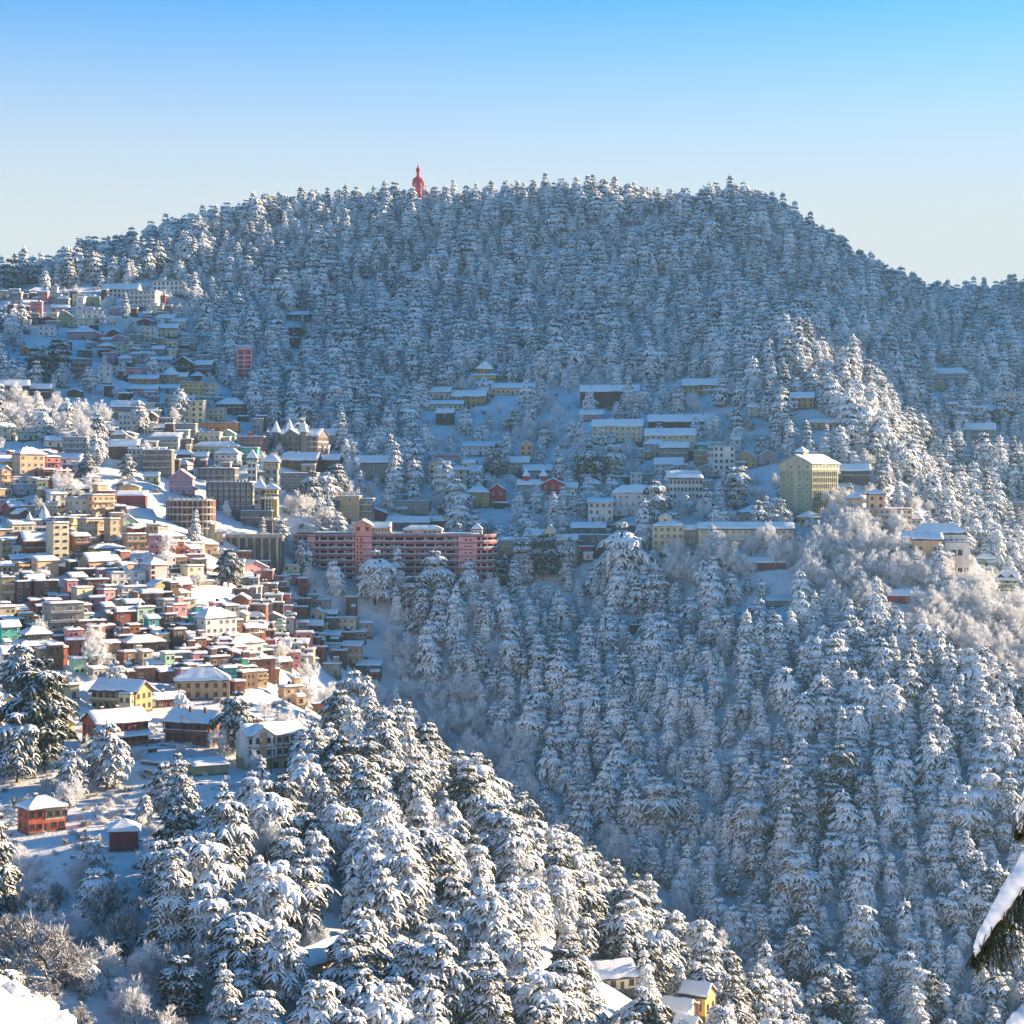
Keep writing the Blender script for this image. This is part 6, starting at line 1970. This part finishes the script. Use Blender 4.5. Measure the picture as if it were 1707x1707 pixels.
# single trees read off the photograph: centre, foot, height in the photograph, kind
SOLO = [
 (75,1290,196,4,"tall deodar with a bare brown trunk left of the long red house"),(28,1305,120,6,"bushy deodar at the left edge beside the tall bare-trunked one"),
 (398,1262,112,4,"broad rounded deodar right of the brown verandah house"),(118,1330,84,3,"flat-topped deodar above the red cottage"),
 (380,982,68,5,"lone snow-laden conifer left of the great pink car park"),(625,1012,92,1,"rounded conifer before the left half of the car park"),
 (722,1012,96,4,"rounded conifer before the right half of the car park"),(690,1030,70,6,"low rounded conifer between the two car park conifers"),
 (828,1000,74,5,"slim conifer at the right end of the car park"),(905,968,80,4,"conifer before the hotel with the yellow banner"),(940,950,70,1,"conifer right of the yellow banner hotel"),
 (760,872,76,4,"conifer above the right end of the car park"),(740,838,72,5,"conifer left of the red gabled house"),(828,800,62,0,"conifer below the long white two-storey building"),
 (1035,985,112,1,"big rounded deodar at the brow of the shaded slope"),(1090,880,80,4,"deodar before the broad white hotel"),(1225,850,74,3,"dark deodar left of the green hotel"),
 (980,810,70,1,"deodar above the white hotels in the middle"),(1020,800,66,4,"deodar beside the one above the white hotels"),
 (520,850,66,1,"left of three deodars right of the yellow lift tower"),(545,856,72,4,"middle of three deodars right of the yellow lift tower"),(562,840,70,0,"right of three deodars right of the yellow lift tower"),
 (20,486,56,6,"sunlit deodar on the skyline at the left edge"),(60,640,62,3,"sunlit deodar above the timber lodges"),(98,632,70,5,"second deodar above the timber lodges, towards the town"),
 (298,700,54,5,"slim conifer among the houses left of the cream five-storey block"),(232,722,56,0,"conifer standing between grey houses in the shaded town"),
 (212,800,44,5,"conifer below the brown timber house in the shaded town"),(145,800,46,0,"conifer at the shadow's edge below the blue-grey house"),
 (150,655,46,5,"conifer left of the tall narrow white house"),(148,1660,60,6,"dark young deodar in the shaded gully at the bottom left"),(200,1610,48,3,"small umbrella-shaped deodar in the bottom left gully"),
 (470,1690,150,0,"deodar before the left end of the cream shed"),(575,1700,140,4,"deodar before the right end of the cream shed"),(395,1650,150,1,"deodar left of the cream shed, leaning over the gully"),(155,1470,80,4,"deodar below the dark red cottage"),(505,1290,80,0,"deodar covering the right end of the timber-framed house"),
]
SOLOS = []
def con_tree(x, y, z, s, k, rz, label, group):
    tm, cm, H = NEAR[k % len(NEAR)]
    e = link("deodar_tree", None, None, (x, y, z), (0, 0, rz), (s, s, s))
    e.empty_display_size = 1
    link("trunk", tm, e); link("crown", cm, e)
    tag(e, label, "tree", group)
    return e
for u, vb, hp, k, lab in SOLO:
    p = cast(u, vb); tm, cm, H = NEAR[k]
    con_tree(p.x, p.y, p.z-.3, hp*p.y/F/H, k, r.uniform(0, 6.28), lab, None)
    SOLOS.append((p.x, p.y))
def clear_of_solos(x, y): return all((x-a)**2 + (y-b)**2 > 16 for a, b in SOLOS)

# the 265 conifers that show largest stand as trees of their own, the rest is one mass
ok = [t for t in CON if clear_of_solos(t[0], t[1])]
key = [(-(t[3]*F/t[1]) if vis(t[0], t[1], t[2]+12*t[3]) and -20 < px(t[:3])[0] < 1727 else 0, i) for i, t in enumerate(ok)] if True else []
key.sort()
single = set(i for kk, i in key[:264] if kk < 0)
FORM = ['tall conical', 'rounded', 'tall conical', 'flat-topped', 'tall rounded', 'small rounded', 'low flat-topped']
SPOTS = [("by the timber-framed house",470,1270),("below the timber-framed house",520,1360),("by the garden terraces",280,1310),("by the red cottage",90,1370),("by the dark red cottage",210,1400),
 ("left of the cream shed",380,1600),("around the cream shed",500,1610),("right of the cream shed",640,1600),("on the near wood's upper crest",640,1290),("on the near wood's middle crest",820,1420),
 ("on the near wood's lower crest",1010,1530),("above the snow-roofed cottage",960,1580),("by the snow-roofed cottage",1040,1640),("by the yellow cottages",1150,1680),("right of the yellow cottages",1290,1700),
 ("amid the near wood",620,1430),("deep in the near wood",780,1560),("at the near wood's bottom edge",820,1690),("in the lower left gully",120,1600),("in the sunlit town",200,1000),
 ("on the ravine side slope",850,1250),("on the upper middle slope",1150,1100),("on the lower middle slope",1150,1400),("on the upper right slope",1500,1200),("on the middle right slope",1500,1400),
 ("on the bottom right slope",1550,1620),("along the ravine bed",1000,1450),("below the great pink car park",720,1060),("below the long white school",1200,980),("on the sunlit right shoulder",1550,1010),("right end of the sunlit shoulder",1670,1060),
 ("before the peach hotel",1440,920),("before the orange-fronted hall",1540,960),("below the orange-fronted hall",1560,1060),("under the green hotel",1350,920),("at the shoulder's lower rim",1450,1030),("above the hotels",1100,640),("in the shaded upper town",250,620),("at the town's shadow edge",200,800),("beside the car park hollow",520,1080),("by the yellow lift tower",520,860),("beside the timber lodges",60,700)]
NTH = ['leftmost', 'second from left', 'third from left', 'fourth from left', 'fifth from left', 'sixth from left', 'seventh from left', 'eighth from left', 'ninth from left', 'tenth from left', 'eleventh from left', 'twelfth from left', 'thirteenth from left', 'fourteenth from left', 'fifteenth from left', 'sixteenth from left', 'seventeenth from left', 'eighteenth from left', 'nineteenth from left', 'twentieth from left', '21st from left', '22nd from left', '23rd from left', '24th from left']
def name_each(items, noun):
    """items: (object, u, v, look); every tree gets a label of its own: its look, its place, its turn from the left"""
    g = {}
    for o, u, v, look in items:
        sp = min(SPOTS, key=lambda q: (q[1]-u)**2 + (q[2]-v)**2)[0]
        g.setdefault((look, sp), []).append((u, o))
    for (look, sp), lst in g.items():
        lst.sort(key=lambda t: t[0])
        for k, (_, o) in enumerate(lst):
            o["label"] = f"{look} {noun} {sp}" if len(lst) == 1 else f"{NTH[min(k, 23)]} of the {look} {noun}s {sp}"
named = []
for i in single:
    x, y, z, s, k, rz = ok[i]
    u, v = px((x, y, z+8*s))
    grp = "deodars of the near wood" if y < 560 and u < 1500 else "deodars across the ravine"
    o = con_tree(x, y, z, s, int(k), rz, None, grp)
    named.append((o, u, v, ("big " if s > 1.0 else "young " if s < .72 else "") + FORM[int(k) % len(NEAR)]))
name_each(named, "deodar")
rest = [t for i, t in enumerate(ok) if i not in single]
A = np.array(rest)
idx = A[:, 4].astype(int) % len(FAR)
scl = A[:, 3].copy()
instancer("conifer_forest", A[:, :3], A[:, 5], scl, idx, [m for m, _ in FAR], "dense snow-frosted conifer forest covering the hill and the ravine side", "forest")

def bare_tree(x, y, z, s, k, rz, label, group):
    tm, cm, H, _ = BARE[k % len(BARE)]
    e = link("bare_tree", None, None, (x, y, z), (0, 0, rz), (s, s, s))
    e.empty_display_size = 1
    link("trunk", tm, e); link("twigs", cm, e)
    tag(e, label, "tree", group)
    return e
BSOLO = [(158,1122,62,0,"wide white-frosted bare tree below the grey apartment block"),(95,1660,150,2,"leafless brown-twigged tree in the shaded gully at the bottom left"),
 (180,1560,110,3,"leafless bush-like tree above the bottom left gully"),(290,1690,130,2,"spreading leafless tree at the foot of the near wood"),(870,1520,110,0,"white-frosted leafless tree on the crest of the near wood"),
 (1400,935,52,0,"frosted tree standing tall left of the peach hotel"),(1290,950,56,1,"frosted tree below the long white school"),(375,1265,60,1,"frosted leafless tree between the brown house and the timber-framed house"),
 (110,840,60,0,"frosted tree at the upper rim of the sunlit town"),(270,930,46,1,"frosted tree above the pale pink tower"),(468,1110,46,0,"white forked leafless tree in the hollow")]
for u, vb, hp, k, lab in BSOLO:
    p = cast(u, vb); H = BARE[k][2]
    bare_tree(p.x, p.y, p.z-.2, hp*p.y/F/H, k, r.uniform(0, 6.28), lab, None)
key = sorted((-(t[3]*F/t[1]) if vis(t[0], t[1], t[2]+5*t[3]) and -20 < px(t[:3])[0] < 1727 else 0, i) for i, t in enumerate(BAR))
bs = set(i for kk, i in key[:285] if kk < 0)
named = []
for i in bs:
    x, y, z, s, k, rz = BAR[i]
    u, v = px((x, y, z+4*s))
    if y < 480: g, kk = "bare trees of the lower left gully", int(k) % 4; look = "brown leafless" if kk > 1 else "pale frosted"
    elif u > 1000 and v > 820: g, kk, look = "frosted trees on the right shoulder", int(k) % 2, "white-frosted"
    elif u < 480 and v > 700 + .5*u: g, kk, look = "frosted trees in the sunlit town", int(k) % 2, "white-frosted"
    else: g, kk, look = "frosted trees in the shade", int(k) % 2, "white-frosted"
    o = bare_tree(x, y, z, s, kk, rz, None, g)
    named.append((o, u, v, ("large " if s > .98 else "small " if s < .75 else "") + ("spreading " if kk % 2 else "upright ") + look))
name_each(named, "tree")
rest = [t for i, t in enumerate(BAR) if i not in bs] + [(a, b, c, d, -1-e_, f) for a, b, c, d, e_, f in BSH]
A = np.array(rest)
ii = A[:, 4].astype(int)
idx = np.where(ii >= 0, np.abs(ii) % 2, 4 + np.abs(ii) % 3)
instancer("frosted_scrub", A[:, :3], A[:, 5], A[:, 3], idx, [b[3] for b in BARE] + BUSH, "low frosted scrub and saplings scattered over the snowy slopes", "scrub")
print("VEG", len(CON), len(BAR), len(BSH))
# ------------------------------------------------------------------ the ground close to the camera
def near_ground():
    xs = np.concatenate([np.arange(-120, -30, 6), np.arange(-30, 12, .7), np.arange(12, 121, 6)]); ys = np.concatenate([np.arange(-14, 24, 3), np.arange(24, 62, .7), np.arange(62, 158, 6)])
    XX, YY = np.meshgrid(xs, ys)
    far = hgt(XX, np.full_like(XX, 156.0))
    t = np.clip(YY/156.0, 0, 1)
    Z = (-2.2 - .40*np.maximum(YY, 0))*(1-t**2) + far*t**2 - 2.0*np.clip((YY-5)/20, 0, 1)
    Z -= .10*np.clip(XX+6, 0, 100)
    # rounded snow bank on the left
    q = ((XX+18.6)/8.4)**2 + ((YY-43)/10.0)**2
    top = -10.4 + .45*vnoise(XX/2.3, YY/2.3, 5) + .5*vnoise(XX/1.0, YY/1.0, 6)
    dome = top - 3.4*q
    k = np.clip(1.35 - q*.55, 0, 1)
    Z = np.where(dome > Z, dome, Z)
    v = np.stack([XX.ravel(), YY.ravel(), Z.ravel()], 1)
    n = len(xs); i, j = np.meshgrid(np.arange(n-1), np.arange(len(ys)-1)); b = (j*n+i).ravel()
    o = link("near_ground", mesh_from("near_ground", v, np.stack([b, b+1, b+1+n, b+n], 1), [m_snow()], None, True))
    tag(o, "snowy near slope with a rounded snow bank at the lower left corner", kind="structure")
near_ground()

def needle_tufts(mb, path, rng, n, ln, spread=1.0):
    """short needles standing all round a twig"""
    path = [Vector(p) for p in path]
    for _ in range(n):
        t = rng.uniform(0, len(path)-1.001); i = int(t); p = path[i].lerp(path[i+1], t-i)
        d = (path[i+1]-path[i]).normalized()
        q = Vector(rng.normal(0, 1, 3)); q -= q.dot(d)*d*.4; q.normalize()
        tip = p + (q*spread + d*.5).normalized()*ln*rng.uniform(.6, 1.3)
        s = d.cross(q).normalized()*ln*.09
        mb.add([p-s, p+s, tip], [(0, 1, 2)])

def near_branch():
    rng = np.random.default_rng(9)
    Y = 22.0
    at = lambda u, v, dy=0: Vector(((u-CX)*(Y+dy)/F, Y+dy, (HOR-v)*(Y+dy)/F))
    base = Vector((9.2, 23.5, -14.5))
    e = link("near_conifer", None, None, base)
    tag(e, "near conifer bough heavy with sunlit snow entering from the right edge", "tree")
    L = lambda p: p - base
    b = MB()
    pts = [(0, -1.5), (.1, 4), (-.1, 10), (.05, 16), (0, 21)]; rad = [.42, .36, .27, .16, .04]
    ring = []
    for (x, z), rr in zip(pts, rad): ring += [(x + rr*cos(2*pi*i/10), rr*sin(2*pi*i/10), z) for i in range(10)]
    b.add(ring, [(j*10+i, j*10+(i+1) % 10, (j+1)*10+(i+1) % 10, (j+1)*10+i) for j in range(4) for i in range(10)])
    link("trunk", b.mesh("trunk", [M_BARK], True), e)
    NEED = m_plain("near_needles", (.035, .045, .012), .6, .5, 6.0, False)
    specs = [
      ([(2080,1150), (1930,1210), (1810,1325), (1745,1418), (1702,1474), (1668,1520), (1643,1560), (1625,1598)], [34, 31, 27, 24, 21, 17, 12, 4], 0, .9),
      ([(2080,1110), (1880,1150), (1780,1220), (1726,1310), (1706,1362), (1700,1392)], [28, 26, 22, 16, 10, 4], 1.2, .4),
      ([(2080,1600), (1880,1618), (1790,1650), (1735,1684), (1698,1706), (1668,1738), (1650,1765)], [32, 30, 26, 20, 14, 8, 4], -.8, .5),
    ]
    for path, wid, dy, hang in specs:
        P = [at(u, v, dy) for u, v in path]
        def cr(t):
            i = min(int(t), len(P)-2); f = t-i
            p0, p1, p2, p3 = P[max(i-1, 0)], P[i], P[i+1], P[min(i+2, len(P)-1)]
            return .5*((2*p1) + (p2-p0)*f + (2*p0-5*p1+4*p2-p3)*f*f + (3*p1-p0-3*p2+p3)*f**3)
        ts = np.linspace(0, len(P)-1, 110)
        C = [cr(t) for t in ts]; wd = np.interp(ts, range(len(wid)), wid)*Y/F
        br = MB(); seg = 6
        vv = []
        for c, w_ in zip(C, wd):
            vv += [L(c) + Vector((0, cos(2*pi*i/seg), sin(2*pi*i/seg)))*(.010 + w_*.08) - Vector((0, 0, w_*.3)) for i in range(seg)]
        br.add(vv, [(j*seg+i, j*seg+(i+1) % seg, (j+1)*seg+(i+1) % seg, (j+1)*seg+i) for j in range(len(C)-1) for i in range(seg)])
        bo = link("bough", br.mesh("bough", [M_BARK], True), e)
        # snow lying along the bough: smooth on top, running down between the side twigs
        sn = MB(); n = 20; vv = []
        ph = rng.uniform(0, 10)
        for j, (c, w_) in enumerate(zip(C, wd)):
            lob = 1 + .30*float(vnoise(np.array(j*.16+ph), np.array(2.0), 3)) + .05*float(vnoise(np.array(j*.35+ph), np.array(5.0), 4))
            d = (C[min(j+1, len(C)-1)] - C[max(j-1, 0)]).normalized()
            side = d.cross(Vector((0, 0, 1))).normalized(); up = side.cross(d).normalized()
            up = (up + Vector((0, 0, .35))).normalized()
            e_ = min(1, (len(C)-1-j)/5 + .05)
            for i in range(n):
                a = 2*pi*i/n
                rr = w_*lob*e_
                nz = float(vnoise(np.array(j*.38+ph), np.array(i*.55), 7))
                down = max(0, -sin(a) + .15)
                low = .30 if sin(a) < 0 else 1.0
                drip = down*max(0, float(vnoise(np.array(j*.42+ph), np.array(i*.2+9), 9)) + .12)*1.9*hang
                vv.append(L(c) + side*cos(a)*rr*1.35*(1+.25*nz) + up*(sin(a)*rr*low + rr*.15)*(1+.2*nz) - Vector((0, 0, drip*rr)))
        sn.add(vv, [(j*n+i, j*n+(i+1) % n, (j+1)*n+(i+1) % n, (j+1)*n+i) for j in range(len(C)-1) for i in range(n)])
        link("snow_load", sn.mesh("snow_load", [m_snow()], True), bo)
        # hanging twigs with needles
        nb = MB()
        for j in range(40, len(C), 1):
            fr_ = (len(C)-1-j)/(len(C)-1-40)
            for q in range(3):
                s0 = C[j] + Vector((rng.normal(0, .03), rng.uniform(-1.5, 1.2)*wd[j], -wd[j]*rng.uniform(.0, .5)))
                ln = (.16 + .55*min(1, fr_*2.2))*rng.uniform(.45, 1.1)*hang
                dx = rng.uniform(-.7, .4)
                tw = [L(s0), L(s0 + Vector((dx*ln*.5, rng.normal(0, .04), -ln*.55))), L(s0 + Vector((dx*ln*.95, rng.normal(0, .05), -ln)))]
                nb.bar(tw[0], tw[1], .006); nb.bar(tw[1], tw[2], .004)
                needle_tufts(nb, tw, rng, int(26 + 90*ln), .040)
        link("needles", nb.mesh("needles", [NEED]), bo)
    # shrubs bowed down by snow on the rim of the bank
near_branch()

def bank_z(x, y):
    return -10.4 - 3.4*(((x+18.6)/8.4)**2 + ((y-43)/10.0)**2)

def bowed_shrubs():
    rng = np.random.default_rng(21)
    for k, (u, s) in enumerate([(2, .40), (22, .50), (44, .42), (62, .52), (82, .40), (98, .46), (116, .34)]):
        # each stands on the rim, where the bank meets the view beyond
        best = None
        for y_ in np.arange(36, 60, .5):
            x_ = (u-CX)*y_/F; z_ = bank_z(x_, y_); v_ = HOR - F*z_/y_
            if best is None or v_ < best[0]: best = (v_, x_, y_, z_)
        _, x, y, z = best
        e = link("bowed_shrub", None, None, (x, y, z-.15), (0, 0, rng.uniform(0, 6)))
        tag(e, ["leftmost", "second from the left", "third from the left", "fourth from the left", "third from the right", "second from the right", "rightmost"][k] + " of the little snow-capped shrubs rimming the lower left snow bank", "shrub", "shrubs on the snow bank")
        b = MB()
        for q2 in range(26):
            a = rng.uniform(0, 6.28); el = rng.uniform(.3, 1.4); ln = s*rng.uniform(.7, 1.15)
            d = Vector((cos(a)*cos(el), sin(a)*cos(el), sin(el)))
            p1 = d*ln*.6; p2 = p1 + (d + Vector((0, 0, -.5))).normalized()*ln*.5
            b.bar((0, 0, -.1), p1, .012); b.bar(p1, p2, .008)
            needle_tufts(b, [p1*.5, p1, p2], rng, 14, .06)
        link("twigs", b.mesh("twigs", [m_plain("shrub_leaves", (.05, .06, .02), .7, .4, 5.0, False)]), e)
        bm = bmesh.new(); bmesh.ops.create_icosphere(bm, subdivisions=3, radius=s)
        for v_ in bm.verts:
            n_ = v_.co.normalized()
            f = 1 + .5*vnoise(np.array(n_.x*3.1+k*7), np.array(n_.y*3.1+n_.z*2), 4) + .5*vnoise(np.array(n_.x*6+k), np.array(n_.y*6+n_.z*5), 8)
            v_.co = Vector((n_.x*s*float(f), n_.y*s*float(f), max(n_.z*s*.82*float(f), -.05) + s*.18))
        me = bpy.data.meshes.new("snow_dome"); bm.to_mesh(me); bm.free()
        me.materials.append(m_snow()); me.polygons.foreach_set("use_smooth", np.ones(len(me.polygons), bool))
        link("snow_load", me, e)
bowed_shrubs()

# ------------------------------------------------------------------ the air between here and the hill
hz = bpy.data.materials.new("haze_air"); hz.use_nodes = True
hn = hz.node_tree; hn.nodes.clear()
ho = hn.nodes.new("ShaderNodeOutputMaterial"); hv = hn.nodes.new("ShaderNodeVolumePrincipled")
hv.inputs['Color'].default_value = (.36, .66, 1.0, 1)
hv.inputs['Density'].default_value = HAZE
hv.inputs['Anisotropy'].default_value = .3
hn.links.new(hv.outputs[0], ho.inputs['Volume'])
b = MB(); b.box(GX0-40, GX1+40, -40, GY1+40, float(GZ.min())-12, max(float(GZ.max())+40, 300))
hb = link("haze", b.mesh("haze", [hz])); tag(hb, "thin cold haze filling the air over the valley", "haze", kind="stuff")
